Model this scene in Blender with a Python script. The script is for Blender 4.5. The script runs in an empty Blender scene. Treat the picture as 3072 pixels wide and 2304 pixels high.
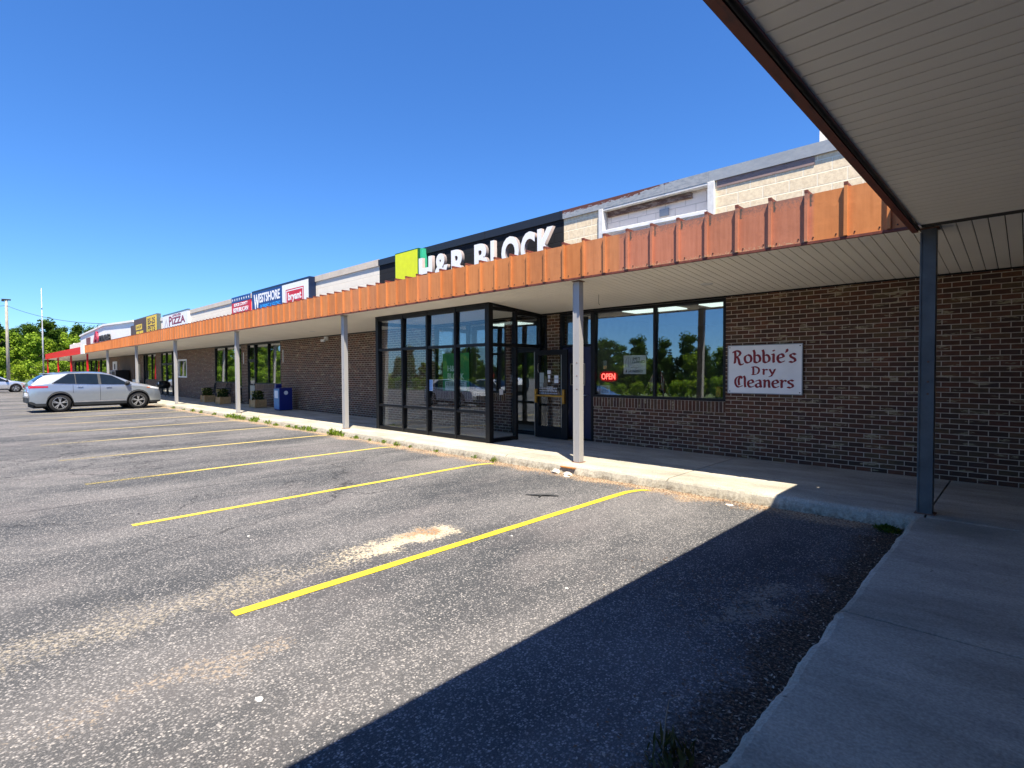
import bpy, math, random
from mathutils import Vector, Matrix, noise
random.seed(7)
C = bpy.context.scene.collection
SC = bpy.context.scene

# ------------------------------------------------------------------ camera, world, sun, exposure
yaw, pit, rol = 0.8015, -0.02705, -0.00555
fw = Vector((-math.cos(yaw)*math.cos(pit), math.sin(yaw)*math.cos(pit), math.sin(pit)))
rt0 = Vector((math.sin(yaw), math.cos(yaw), 0)); up0 = rt0.cross(fw)
rt = math.cos(rol)*rt0 + math.sin(rol)*up0; up = -math.sin(rol)*rt0 + math.cos(rol)*up0
cam = bpy.data.objects.new('camera', bpy.data.cameras.new('camera')); C.objects.link(cam)
M = Matrix((rt, up, -fw)).transposed().to_4x4(); M.translation = (0, 0, 1.62)
cam.matrix_world = M
cam.data.sensor_width = 36; cam.data.lens = 36*1610.3/3072
cam.data.clip_start = 0.05; cam.data.clip_end = 3000
SC.camera = cam

SUN = Vector((0.345, -0.252, 1.0)).normalized()
el = math.asin(SUN.z); az = math.atan2(SUN.x, SUN.y)
w = bpy.data.worlds.new("World"); SC.world = w; w.use_nodes = True
nt = w.node_tree; bg = nt.nodes['Background']
sky = nt.nodes.new('ShaderNodeTexSky'); sky.sky_type = 'NISHITA'; sky.sun_disc = False
sky.sun_elevation = el; sky.sun_rotation = az; sky.altitude = 200; sky.air_density = 1.0; sky.dust_density = 0.4; sky.ozone_density = 3
hs = nt.nodes.new('ShaderNodeHueSaturation'); hs.inputs['Saturation'].default_value = 1.15; nt.links.new(sky.outputs[0], hs.inputs['Color'])
vm = nt.nodes.new('ShaderNodeVectorMath'); vm.operation = 'MULTIPLY'; vm.inputs[1].default_value = (.50, .74, 1.03); nt.links.new(hs.outputs[0], vm.inputs[0])
nt.links.new(vm.outputs[0], bg.inputs[0]); bg.inputs[1].default_value = 0.093
sl = bpy.data.lights.new('sun', 'SUN'); sl.energy = 5.0; sl.angle = math.radians(0.5); sl.color = (1.0, 0.91, 0.77)
so = bpy.data.objects.new('sun', sl); C.objects.link(so); so.rotation_euler = SUN.to_track_quat('Z', 'Y').to_euler()
SC.view_settings.view_transform = 'Standard'; SC.view_settings.look = 'None'
SC.view_settings.exposure = 1.22; SC.view_settings.gamma = 1
SC.render.engine = 'CYCLES'
SC.cycles.max_bounces = 10; SC.cycles.diffuse_bounces = 7; SC.cycles.transparent_max_bounces = 12

# ------------------------------------------------------------------ materials
class NT:
    def __init__(s, name):
        s.m = bpy.data.materials.new(name); s.m.use_nodes = True; s.t = s.m.node_tree
        s.b = s.t.nodes['Principled BSDF']; s.out = s.t.nodes['Material Output']
    def n(s, typ, ins=None, **kw):
        nd = s.t.nodes.new(typ)
        for k, v in kw.items(): setattr(nd, k, v)
        if ins:
            for k, v in ins.items(): s.set(nd, k, v)
        return nd
    def set(s, nd, k, v):
        if isinstance(v, bpy.types.NodeSocket): s.t.links.new(v, nd.inputs[k])
        else: nd.inputs[k].default_value = v
    def P(s, k, v): s.set(s.b, k, v)
    def pos(s): return s.n('ShaderNodeNewGeometry').outputs['Position']
    def obj(s): return s.n('ShaderNodeTexCoord').outputs['Object']
    def scale(s, v, sc, loc=(0, 0, 0), rot=(0, 0, 0)):
        return s.n('ShaderNodeMapping', {'Vector': v, 'Scale': sc, 'Location': loc, 'Rotation': rot}).outputs[0]
    def noise(s, v, scale, detail=4, rough=.55, dist=0):
        return s.n('ShaderNodeTexNoise', {'Vector': v, 'Scale': scale, 'Detail': detail, 'Roughness': rough, 'Distortion': dist}).outputs[0]
    def vor(s, v, scale, feature='F1', out='Distance', rnd=1.0):
        return s.n('ShaderNodeTexVoronoi', {'Vector': v, 'Scale': scale, 'Randomness': rnd}, feature=feature).outputs[out]
    def ramp(s, f, pts, interp='LINEAR'):
        r = s.n('ShaderNodeValToRGB', {'Fac': f}); e = r.color_ramp; e.interpolation = interp
        while len(e.elements) > 1: e.elements.remove(e.elements[0])
        e.elements[0].position = pts[0][0]; e.elements[0].color = c4(pts[0][1])
        for p, c in pts[1:]:
            q = e.elements.new(p); q.color = c4(c)
        return r.outputs[0]
    def mix(s, f, a, b, mode='MIX'):
        nd = s.t.nodes.new('ShaderNodeMix'); nd.data_type = 'RGBA'; nd.blend_type = mode
        for k, v in ((0, f), (6, a), (7, b)):
            if isinstance(v, bpy.types.NodeSocket): s.t.links.new(v, nd.inputs[k])
            else: nd.inputs[k].default_value = c4(v) if k else v
        return nd.outputs[2]
    def math(s, op, a, b=0, c=0):
        nd = s.n('ShaderNodeMath', {0: a, 1: b, 2: c}, operation=op); return nd.outputs[0]
    def sep(s, v):
        nd = s.n('ShaderNodeSeparateXYZ', {0: v}); return nd.outputs
    def comb(s, x, y, z=0): return s.n('ShaderNodeCombineXYZ', {0: x, 1: y, 2: z}).outputs[0]
    def mr(s, v, a, b, c=0., d=1., smooth=False):
        return s.n('ShaderNodeMapRange', {0: v, 1: a, 2: b, 3: c, 4: d}, clamp=True, interpolation_type='SMOOTHSTEP' if smooth else 'LINEAR').outputs[0]
    def bump(s, h, strength=.3, dist=.01):
        s.P('Normal', s.n('ShaderNodeBump', {'Height': h, 'Strength': strength, 'Distance': dist}).outputs[0])
def c4(c):
    if isinstance(c, (int, float)): c = (c, c, c)
    return (c[0], c[1], c[2], 1)

MC = {}
def plain(name, col, rough=.6, metal=0, var=.15, scale=6, spec=.4, bump=.0, coat=0, emit=None, es=1):
    if name in MC: return MC[name]
    t = NT(name); v = t.obj()
    nz = t.noise(v, scale, 5)
    a = tuple(c*(1-var) for c in col); b = tuple(min(1, c*(1+var)) for c in col)
    t.P('Base Color', t.ramp(nz, [(.3, a), (.7, b)])); t.P('Roughness', rough); t.P('Metallic', metal); t.P('Specular IOR Level', spec)
    if coat: t.P('Coat Weight', coat); t.P('Coat Roughness', .05)
    if bump: t.bump(t.noise(v, scale*8, 3), bump, .01)
    if emit: t.P('Emission Color', c4(emit)); t.P('Emission Strength', es)
    MC[name] = t.m; return t.m

def mat_asphalt():
    t = NT('asphalt'); p = t.pos(); x, y, z = t.sep(p)[0], t.sep(p)[1], t.sep(p)[2]
    big = t.noise(t.scale(p, (.9, .38, 1)), .8, 6, .6)
    big2 = t.noise(t.scale(p, (1.3, .5, 1), (7, 3, 0)), .6, 5, .65)
    fine = t.noise(p, 60, 3, .6)
    base = t.ramp(big, [(.36, (.036, .041, .046)), (.50, (.066, .068, .070)), (.62, (.112, .109, .107))])
    base = t.mix(t.mr(big2, .5, .68, 0, .75), base, (.150, .136, .132))
    base = t.mix(t.mr(fine, .2, .8, .0, .6), base, t.mix(1., base, (.55, .55, .58), 'MULTIPLY'))
    # aggregate chips: irregular grains, density varying in patches
    wv0 = t.n('ShaderNodeVectorMath', {0: p, 1: t.scale(t.n('ShaderNodeTexNoise', {'Vector': p, 'Scale': 90., 'Detail': 2}).outputs[1], (.012, .012, 0))}, operation='ADD').outputs[0]
    cd = t.vor(t.scale(wv0, (1, .8, 1)), 95, 'F1', 'Distance'); cc = t.sep(t.vor(t.scale(wv0, (1, .8, 1)), 95, 'F1', 'Color'))
    mid = t.noise(p, 3.5, 5, .7)
    dens = t.math('ADD', t.mr(big, .35, .65, .74, .30), t.mr(mid, .3, .7, .16, -.16))
    on = t.math('MULTIPLY', t.mr(t.math('SUBTRACT', cc[0], dens), -.04, .10), t.mr(cd, .30, .62, 1., 0.))
    ccol = t.ramp(cc[1], [(.0, (.15, .145, .145)), (.5, (.24, .228, .22)), (.85, (.34, .315, .295)), (1., (.43, .40, .37))])
    base = t.mix(on, base, ccol)
    gr = t.noise(p, 130, 2, .8)
    base = t.mix(t.mr(gr, .50, .78, 0, .6), base, (.25, .235, .225))
    cc2 = t.sep(t.vor(p, 30, 'F1', 'Color')); cd2 = t.vor(p, 30, 'F1', 'Distance')
    base = t.mix(t.math('MULTIPLY', t.math('GREATER_THAN', cc2[0], .975), t.mr(cd2, .14, .30, .8, 0.)), base, (.42, .39, .35))
    # oil drips and darker worn bays
    od = t.noise(t.scale(p, (1.6, .8, 1), (3, 9, 0)), 1.1, 5, .6)
    base = t.mix(t.mr(od, .60, .72, 0, .55), base, (.05, .052, .056))
    # sandy wash streak along x=-4.15 and a fainter one nearer
    grain = t.noise(p, 34, 4, .7); warp = t.noise(p, 2.2, 4, .6)
    def streak(xc, wd, y0, y1, amp):
        d = t.math('ABSOLUTE', t.math('ADD', t.math('SUBTRACT', x, xc), t.math('MULTIPLY', t.math('SUBTRACT', warp, .5), .95)))
        m = t.mr(d, wd, 0., 0., 1., True)
        m = t.math('MULTIPLY', m, t.math('MULTIPLY', t.mr(y, y0, y0+1.5, 0, 1, True), t.mr(y, y1, y1+.25, 1, 0, True)))
        m = t.math('MULTIPLY', m, amp)
        return t.mr(t.math('ADD', m, t.math('MULTIPLY', t.math('SUBTRACT', grain, .5), 1.3)), .42, .60, 0, 1)
    base = t.mix(t.math('MULTIPLY', streak(-4.20, .80, -2.5, 3.5, .47), .6), base, (.42, .36, .27))
    base = t.mix(t.math('MULTIPLY', streak(-4.25, .50, 1.3, 3.42, .66), .85), base, (.52, .44, .31))
    base = t.mix(streak(-3.2, .35, -.8, 1.3, .45), base, (.30, .24, .18))
    base = t.mix(t.math('MULTIPLY', streak(-4.32, .28, 1.9, 3.3, .62), .85), base, (.24, .12, .05))
    base = t.mix(t.math('MULTIPLY', streak(-1.35, .35, 2.2, 4.2, .55), .8), base, (.28, .25, .2))
    # grit washed against the kerbs
    edge = t.math('ADD', t.mr(y, 5.75, 6.55, 0, .95), t.math('MULTIPLY', t.math('SUBTRACT', t.noise(p, 1.4, 4), .5), 1.1))
    em = t.mr(t.math('ADD', edge, t.math('MULTIPLY', t.math('SUBTRACT', grain, .5), 1.1)), .62, .82)
    em = t.math('MULTIPLY', em, t.mr(y, 5.4, 5.8))
    gc = t.ramp(t.noise(p, 45, 3), [(.38, (.10, .055, .03)), (.48, (.30, .20, .12)), (.6, (.48, .38, .26))])
    base = t.mix(em, base, gc)
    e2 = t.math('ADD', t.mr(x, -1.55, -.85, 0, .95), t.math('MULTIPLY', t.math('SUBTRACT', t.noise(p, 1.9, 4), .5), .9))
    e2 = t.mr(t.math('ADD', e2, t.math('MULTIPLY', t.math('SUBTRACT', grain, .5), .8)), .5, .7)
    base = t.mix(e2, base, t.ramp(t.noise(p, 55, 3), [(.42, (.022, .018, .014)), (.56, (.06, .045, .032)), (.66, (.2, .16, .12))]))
    for xs0, y1_ in ((-8.35, 5.2), (-11.3, 6.), (-14.25, 6.), (-17.2, 6.)):
        d = t.math('ABSOLUTE', t.math('ADD', t.math('SUBTRACT', x, xs0), t.math('MULTIPLY', t.math('SUBTRACT', warp, .5), .16)))
        base = t.mix(t.math('MULTIPLY', t.mr(d, .008, .022, .75, 0), t.mr(y, y1_-.5, y1_, 1, 0)), base, (.028, .028, .03))
    # cracks
    wv = t.n('ShaderNodeVectorMath', {0: p, 1: t.n('ShaderNodeTexNoise', {'Vector': p, 'Scale': 1.5, 'Detail': 4}).outputs[1]}, operation='ADD').outputs[0]
    ck = t.vor(t.scale(wv, (1, .6, 1)), .22, 'DISTANCE_TO_EDGE')
    base = t.mix(t.math('MULTIPLY', t.mr(ck, .001, .0035, .7, 0), t.mr(x, -3.5, -6.5)), base, (.025, .025, .027))
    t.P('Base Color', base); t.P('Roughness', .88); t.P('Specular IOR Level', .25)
    h = t.math('ADD', t.math('MULTIPLY', cd, -.8), t.math('MULTIPLY', fine, 1.2))
    t.bump(h, .55, .008); return t.m

def mat_concrete():
    t = NT('concrete'); p = t.pos()
    n1 = t.noise(t.scale(p, (.6, 1.6, 1)), 1.3, 7, .65); n2 = t.noise(p, 70, 3, .6); n3 = t.noise(t.scale(p, (1, 3, 1), (4, 2, 0)), .5, 6, .7)
    base = t.ramp(n1, [(.28, (.30, .275, .22)), (.5, (.47, .435, .355)), (.7, (.60, .55, .45))])
    base = t.mix(t.mr(n3, .52, .7, 0, .55), base, (.23, .22, .185))
    base = t.mix(t.mr(n2, .3, .65, 0, .8), base, t.mix(1., base, (.60, .60, .60), 'MULTIPLY'))
    base = t.mix(t.mr(t.noise(p, 26, 5, .7), .5, .75, 0, .5), base, t.mix(1., base, (.62, .64, .62), 'MULTIPLY'))
    pits = t.vor(p, 18, 'F1', 'Color'); pd = t.vor(p, 18)
    base = t.mix(t.math('MULTIPLY', t.math('GREATER_THAN', t.sep(pits)[0], .975), t.mr(pd, .1, .2, .8, 0)), base, (.1, .09, .08))
    x = t.sep(p)[0]; y = t.sep(p)[1]; z = t.sep(p)[2]
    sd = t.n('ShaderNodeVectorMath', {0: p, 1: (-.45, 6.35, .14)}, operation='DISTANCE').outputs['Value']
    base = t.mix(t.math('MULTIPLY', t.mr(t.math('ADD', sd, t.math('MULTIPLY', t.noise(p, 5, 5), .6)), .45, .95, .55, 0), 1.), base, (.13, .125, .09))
    scf = t.noise(t.scale(p, (2.2, 22, 1), (1, 5, 0), (0, 0, .35)), 1., 4, .6)
    base = t.mix(t.mr(scf, .70, .76, 0, .45), base, (.62, .60, .55))
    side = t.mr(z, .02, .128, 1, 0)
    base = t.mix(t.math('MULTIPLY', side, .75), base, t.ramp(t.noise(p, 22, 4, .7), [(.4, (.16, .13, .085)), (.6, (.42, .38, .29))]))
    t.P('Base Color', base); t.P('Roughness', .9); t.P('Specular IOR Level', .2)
    t.bump(t.math('ADD', n2, t.math('MULTIPLY', n1, 2.)), .35, .008); return t.m

def mat_brick(name, soldier=False):
    t = NT(name); p = t.pos(); s = t.sep(p)
    nrm = t.n('ShaderNodeNewGeometry').outputs['Normal']; nx = t.math('ABSOLUTE', t.sep(nrm)[0])
    along = t.mix(t.math('GREATER_THAN', nx, .5), t.comb(s[0], s[0], s[0]), t.comb(s[1], s[1], s[1]))
    al = t.sep(along)[0]
    if soldier: v = t.comb(t.math('ADD', s[2], -.868), al, 0)
    else: v = t.comb(al, t.math('ADD', s[2], .003), 0)
    bw, rh = (.19, .068)
    b = t.n('ShaderNodeTexBrick', {'Vector': v, 'Color1': c4(0.), 'Color2': c4(1.), 'Mortar': c4(0.), 'Scale': 1., 'Mortar Size': .0056,
            'Mortar Smooth': .15, 'Bias': 0., 'Brick Width': bw, 'Row Height': rh}, offset=0. if soldier else .5)
    f = b.outputs['Fac']; rnd = t.sep(b.outputs['Color'])[0]
    col = t.ramp(rnd, [(0, (.10, .050, .028)), (.2, (.16, .064, .036)), (.4, (.08, .046, .028)), (.6, (.20, .080, .042)), (.78, (.15, .095, .045)), (1., (.10, .052, .040))])
    fl = t.noise(t.scale(p, (9, 9, 34)), 1.6, 5, .7)
    col = t.mix(t.mr(fl, .35, .7, 0, .55), col, (.028, .018, .016))
    # pale lime blotches on single bricks
    hit = t.math('MULTIPLY', t.mr(t.noise(t.scale(v, (5.26/2.3, 14.7/1.3, 1)), 1.15, 2, .5), .605, .635), t.mr(fl, .44, .56, 0, 1))
    col = t.mix(t.math('MULTIPLY', hit, .8), col, (.42, .35, .21))
    stn = t.noise(t.scale(p, (1, 1, .5)), .9, 5, .6); col = t.mix(t.mr(stn, .35, .65, .25, 0), col, (.035, .022, .018))
    mort = t.ramp(t.noise(p, 9, 4), [(.3, (.42, .34, .26)), (.7, (.62, .51, .40))])
    t.P('Base Color', t.mix(t.math('MULTIPLY', f, t.mr(fl, .2, .7, 1., .75)), col, mort)); t.P('Roughness', .85); t.P('Specular IOR Level', .25)
    h = t.math('ADD', t.math('MULTIPLY', f, -1.), t.math('MULTIPLY', t.noise(p, 60, 3), .5))
    t.bump(h, .6, .008); return t.m

def mat_fascia():
    t = NT('rust_orange_metal'); p = t.pos(); s = t.sep(p)
    al = t.math('ADD', t.math('MULTIPLY', t.math('ADD', s[0], 1.055), 1/.3853), 200.)
    idx = t.math('FLOOR', al)
    rnd = t.n('ShaderNodeTexWhiteNoise', {'W': idx}, noise_dimensions='1D').outputs[0]
    col = t.ramp(rnd, [(0, (.56, .20, .062)), (.5, (.64, .245, .08)), (1., (.60, .235, .095))])
    old = t.math('MULTIPLY', t.mr(s[0], -4.32, -4.28), t.mr(s[0], -1.80, -1.76, 1, 0))
    col = t.mix(old, col, (.53, .20, .115))
    st = t.noise(t.scale(p, (14, 14, 1.2)), 1.5, 5, .6)
    col = t.mix(t.mr(t.n('ShaderNodeTexWhiteNoise', {'W': t.math('ADD', idx, 77.)}, noise_dimensions='1D').outputs[0], .55, 1., 0, .35), col, (.38, .16, .075))
    col = t.mix(t.mr(st, .4, .75, 0, .55), col, t.mix(1., col, (.7, .6, .5), 'MULTIPLY'))
    topz = t.mr(s[2], 3.36, 3.58, 0, .35); sc = t.noise(p, 38, 6, .75)
    pe = t.math('MULTIPLY', old, t.mr(t.math('ADD', sc, topz), .66, .80))
    col = t.mix(t.math('MULTIPLY', pe, .7), col, (.22, .13, .10))
    fr_ = t.math('FRACT', al)
    pm = t.math('MULTIPLY', t.mr(fr_, .02, .04), t.mr(t.math('ADD', fr_, t.math('MULTIPLY', t.noise(p, 22, 4, .6), .25)), .20, .24, 1, 0))
    pm = t.math('MULTIPLY', t.math('MULTIPLY', pm, t.mr(t.math('ADD', s[2], t.math('MULTIPLY', t.noise(p, 17, 4, .6), .12)), 3.49, 3.50)), old)
    col = t.mix(pm, col, (.10, .085, .07))
    bot = t.math('MULTIPLY', t.mr(s[2], 3.12, 3.04, 0, .22), 1.)
    col = t.mix(t.math('MULTIPLY', old, t.mr(t.math('ADD', t.noise(p, 50, 5, .75), bot), .70, .78)), col, (.5, .4, .22))
    t.P('Base Color', col); t.P('Roughness', .62); t.P('Specular IOR Level', .3)
    t.bump(t.math('ADD', t.noise(p, 3.5, 3), t.math('MULTIPLY', t.noise(p, 180, 2), .06)), .35, .02); return t.m

def mat_block(name, face, joint, rough_mix=0., tint=None):
    t = NT(name); p = t.pos(); s = t.sep(p)
    v = t.comb(s[0], t.math('ADD', s[2], .04), 0)
    b = t.n('ShaderNodeTexBrick', {'Vector': v, 'Color1': c4(0.), 'Color2': c4(1.), 'Mortar': c4(0.), 'Scale': 1., 'Mortar Size': .009,
            'Mortar Smooth': .3, 'Bias': 0., 'Brick Width': .39, 'Row Height': .19}, offset=.5)
    f = b.outputs['Fac']; rnd = t.sep(b.outputs['Color'])[0]
    col = t.mix(t.mr(rnd, 0, 1, 0, .25), face, tuple(c*.8 for c in face))
    n = t.noise(p, 16, 6, .7)
    if tint: col = t.mix(t.mr(n, .42, .60, 0, rough_mix), col, tint)
    else: col = t.mix(t.mr(n, .35, .7, 0, .25), col, tuple(c*.75 for c in face))
    t.P('Base Color', t.mix(f, col, joint)); t.P('Roughness', .85); t.P('Specular IOR Level', .25)
    t.bump(t.math('ADD', t.math('MULTIPLY', f, -1.), t.math('MULTIPLY', n, .5)), .5, .01); return t.m

def mat_weather(name, base, alt, sc=(1, 1, 1), scale=3, th=(.5, .6), rough=.6, metal=0, bump=.1):
    t = NT(name); p = t.pos(); n = t.noise(t.scale(p, sc), scale, 7, .7)
    n2 = t.noise(p, 1.2, 4)
    col = t.mix(t.mr(n, th[0], th[1]), base, alt)
    col = t.mix(t.mr(n2, .3, .7, 0, .2), col, tuple(c*.6 for c in base))
    t.P('Base Color', col); t.P('Roughness', rough); t.P('Metallic', metal); t.bump(n, bump, .005); return t.m

def mat_glass(name, f0=.08, tint=(.9, .92, .92), rough=0.):
    t = NT(name); gm = t.n('ShaderNodeNewGeometry')
    dt = t.n('ShaderNodeVectorMath', {0: gm.outputs['Normal'], 1: gm.outputs['Incoming']}, operation='DOT_PRODUCT').outputs['Value']
    k = t.math('POWER', t.math('SUBTRACT', 1., t.math('ABSOLUTE', dt)), 4.)
    fr = t.math('ADD', f0, t.math('MULTIPLY', k, 1.-f0))
    tr = t.n('ShaderNodeBsdfTransparent', {'Color': c4(tint)}).outputs[0]
    gl = t.n('ShaderNodeBsdfGlossy', {'Color': c4((.92, .97, 1.)), 'Roughness': rough}).outputs[0]
    t.t.links.new(t.n('ShaderNodeMixShader', {0: fr, 1: tr, 2: gl}).outputs[0], t.out.inputs[0]); return t.m

def mat_leaf(name, dark, light):
    t = NT(name); p = t.pos()
    r = t.n('ShaderNodeNewGeometry').outputs['Random Per Island']
    col = t.mix(r, dark, light)
    oi = t.n('ShaderNodeObjectInfo').outputs['Random']
    col = t.mix(t.mr(oi, 0, 1, 0, .5), col, t.mix(1., col, (1.25, .95, .6), 'MULTIPLY'))
    df = t.n('ShaderNodeBsdfDiffuse', {'Color': col}).outputs[0]; tl = t.n('ShaderNodeBsdfTranslucent', {'Color': t.mix(1., col, (1.2, 1.3, .5), 'MULTIPLY')}).outputs[0]
    t.t.links.new(t.n('ShaderNodeMixShader', {0: .3, 1: df, 2: tl}).outputs[0], t.out.inputs[0]); return t.m

def mat_yellow():
    t = NT('yellow_line_paint'); p = t.pos(); s = t.sep(p)
    n = t.noise(p, 45, 5, .7); n2 = t.noise(t.scale(p, (3, 1, 1)), 2, 4)
    wear = t.mr(s[0], -8, -14, 0, .05)
    col = t.mix(t.mr(s[0], -5, -16, 0, .75), (.56, .42, .024), (.62, .50, .24))
    col = t.mix(t.mr(n2, .4, .7, 0, .25), col, (.46, .32, .04))
    worn = t.mr(t.math('ADD', n, wear), .59, .70)
    ends = t.mr(t.math('SUBTRACT', t.math('MULTIPLY', s[0], -.12), s[1]), .2, -.9, 1, 0)
    far = t.mr(s[0], -8., -9.5, 0, 1)
    worn = t.math('MAXIMUM', worn, t.math('MULTIPLY', far, t.math('MULTIPLY', t.mr(s[1], 2.9, 1.8), t.mr(n, .35, .55))))
    tr = t.n('ShaderNodeBsdfTransparent').outputs[0]
    t.P('Base Color', col); t.P('Roughness', .7); t.bump(n, .3, .004)
    t.t.links.new(t.n('ShaderNodeMixShader', {0: worn, 1: t.b.outputs[0], 2: tr}).outputs[0], t.out.inputs[0]); return t.m

A_ASPH = mat_asphalt(); A_CONC = mat_concrete(); A_BRICK = mat_brick('dark_brick'); A_SOLD = mat_brick('soldier_brick', True)
A_FASC = mat_fascia()
A_RUSTD = plain('dark_rust_trim', (.16, .045, .028), .6, var=.3, scale=20)
A_SCREW = plain('rusty_screw', (.05, .02, .012), .7)
A_SOFF = plain('beige_soffit_panel', (.88, .83, .73), .55, var=.04, scale=1.3)
A_GAP = plain('dark_joint', (.045, .042, .036), .8)
A_BLACK = plain('black_anodized_frame', (.009, .009, .010), .45, spec=.25, var=.2)
A_POST = mat_weather('grey_post_paint', (.40, .39, .375), (.26, .21, .16), (6, 6, 1.5), 3, (.62, .75), .55)
A_GLASS = mat_glass('storefront_glass', .18); A_GLASSV = mat_glass('vestibule_glass', .065, (.93, .94, .94)); A_GLASS2 = mat_glass('tinted_glass', .08, (.5, .53, .56))
A_WIN = plain('white_trim', (.72, .71, .68), .6, var=.12, scale=12)
A_BLKB = mat_block('black_painted_block', (.018, .019, .023), (.010, .010, .012))
A_CREAM = mat_block('cream_block', (.88, .81, .69), (.78, .71, .60))
A_STRIP = mat_block('stripped_block', (.94, .78, .53), (.95, .85, .65), .5, (.62, .48, .32))
A_WHTB = mat_block('white_block', (.94, .83, .73), (.70, .61, .53))
A_GALV = mat_weather('grey_coping_metal', (.30, .33, .36), (.40, .42, .43), (2, 2, 5), 5, (.4, .75), .5)
t = NT('rusty_coping_metal'); p = t.pos(); zz = t.sep(p)[2]
_n = t.noise(t.scale(p, (2.5, 1, 8)), 4, 7, .75)
_e = t.math('ADD', t.math('SUBTRACT', zz, t.mr(t.sep(p)[0], -5.5, -4.3, 4.895, 4.99)), t.math('MULTIPLY', t.math('SUBTRACT', _n, .5), .22))
t.P('Base Color', t.mix(t.mr(_e, -.004, .004), t.mix(t.mr(_n, .45, .6), (.36, .38, .40), (.24, .27, .30)), (.13, .045, .03))); t.P('Roughness', .6); A_RUSTC = t.m
A_INT = plain('interior_plaster', (.35, .34, .31), .8, var=.1)
A_CARP = plain('interior_carpet', (.08, .08, .085), .9)

# ------------------------------------------------------------------ mesh helpers
class MB:
    def __init__(s): s.v = []; s.f = []; s.m = []
    def add(s, vs, fs, m=0):
        o = len(s.v); s.v += [tuple(p) for p in vs]; s.f += [tuple(i+o for i in f) for f in fs]; s.m += [m]*len(fs); return s
    def box(s, x0, x1, y0, y1, z0, z1, m=0):
        vs = [(x, y, z) for z in (z0, z1) for y in (y0, y1) for x in (x0, x1)]
        return s.add(vs, [(0, 2, 3, 1), (4, 5, 7, 6), (0, 1, 5, 4), (2, 6, 7, 3), (0, 4, 6, 2), (1, 3, 7, 5)], m)
    def hexa(s, p, m=0):   # 8 points: 4 bottom, 4 top (same order)
        return s.add(p, [(3, 2, 1, 0), (4, 5, 6, 7), (0, 1, 5, 4), (1, 2, 6, 5), (2, 3, 7, 6), (3, 0, 4, 7)], m)
    def pane(s, x0, x1, yc, z0, z1, k=-.021):   # thin sheet whose top leans in a little
        zc = (z0+z1)/2; a = -(z0-zc)*k; b = -(z1-zc)*k
        return s.hexa([(x0, yc+a, z0), (x1, yc+a, z0), (x1, yc+a+.006, z0), (x0, yc+a+.006, z0), (x0, yc+b, z1), (x1, yc+b, z1), (x1, yc+b+.006, z1), (x0, yc+b+.006, z1)])
    def tube(s, pts, r, n=8, m=0, cap=True):
        pts = [Vector(p) for p in pts]; rs = r if isinstance(r, (list, tuple)) else [r]*len(pts); o = len(s.v)
        for i, p in enumerate(pts):
            d = (pts[min(i+1, len(pts)-1)]-pts[max(i-1, 0)]).normalized()
            a = d.cross(Vector((0, 0, 1)));  a = a.normalized() if a.length > 1e-3 else Vector((1, 0, 0)); b = d.cross(a)
            for k in range(n):
                t = 2*math.pi*k/n; s.v.append(tuple(p+(a*math.cos(t)+b*math.sin(t))*rs[i]))
        for i in range(len(pts)-1):
            for k in range(n): s.f.append((o+i*n+k, o+i*n+(k+1) % n, o+(i+1)*n+(k+1) % n, o+(i+1)*n+k)); s.m.append(m)
        if cap:
            s.f.append(tuple(o+k for k in range(n))[::-1]); s.f.append(tuple(o+(len(pts)-1)*n+k for k in range(n))); s.m += [m, m]
        return s
    def lathe(s, prof, c, n=24, axis='z', m=0):  # prof: (r, h)
        o = len(s.v)
        for r, h in prof:
            for k in range(n):
                t = 2*math.pi*k/n; a, b = r*math.cos(t), r*math.sin(t)
                q = {'z': (a, b, h), 'y': (a, h, b), 'x': (h, a, b)}[axis]; s.v.append((c[0]+q[0], c[1]+q[1], c[2]+q[2]))
        for i in range(len(prof)-1):
            for k in range(n): s.f.append((o+i*n+k, o+i*n+(k+1) % n, o+(i+1)*n+(k+1) % n, o+(i+1)*n+k)); s.m.append(m)
        return s
    def build(s, name, mats, parent=None, bevel=0, smooth=False, loc=None):
        me = bpy.data.meshes.new(name); me.from_pydata(s.v, [], s.f)
        if not isinstance(mats, (list, tuple)): mats = [mats]
        for x in mats: me.materials.append(x)
        me.polygons.foreach_set('material_index', s.m)
        if smooth: me.polygons.foreach_set('use_smooth', [True]*len(s.f))
        me.update()
        o = bpy.data.objects.new(name, me); C.objects.link(o)
        if parent: o.parent = parent
        if loc: o.location = loc
        if bevel:
            b = o.modifiers.new('bevel', 'BEVEL'); b.width = bevel; b.segments = 2; b.limit_method = 'ANGLE'
        return o
def tag(o, label=None, cat=None, group=None, kind=None):
    if label: o['label'] = label
    if cat: o['category'] = cat
    if group: o['group'] = group
    if kind: o['kind'] = kind
    return o
def thing(name, label, cat, loc=(0, 0, 0), rz=0, group=None):
    o = bpy.data.objects.new(name, None); C.objects.link(o); o.location = loc; o.rotation_euler = (0, 0, rz)
    o.empty_display_size = .2; return tag(o, label, cat, group)
def dup(src, loc=None, rz=None, label=None, scale=None, swap=None):
    def rec(o, parent):
        c = o.copy(); C.objects.link(c)
        if parent: c.parent = parent
        for ch in [q for q in kids.get(o, [])]: rec(ch, c)
        return c
    kids = {}
    for q in bpy.data.objects:
        if q.parent: kids.setdefault(q.parent, []).append(q)
    r = rec(src, None)
    if loc is not None: r.location = loc
    if rz is not None: r.rotation_euler = (0, 0, rz)
    if scale is not None: r.scale = scale if hasattr(scale, '__len__') else (scale,)*3
    if label: r['label'] = label
    return r
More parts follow.
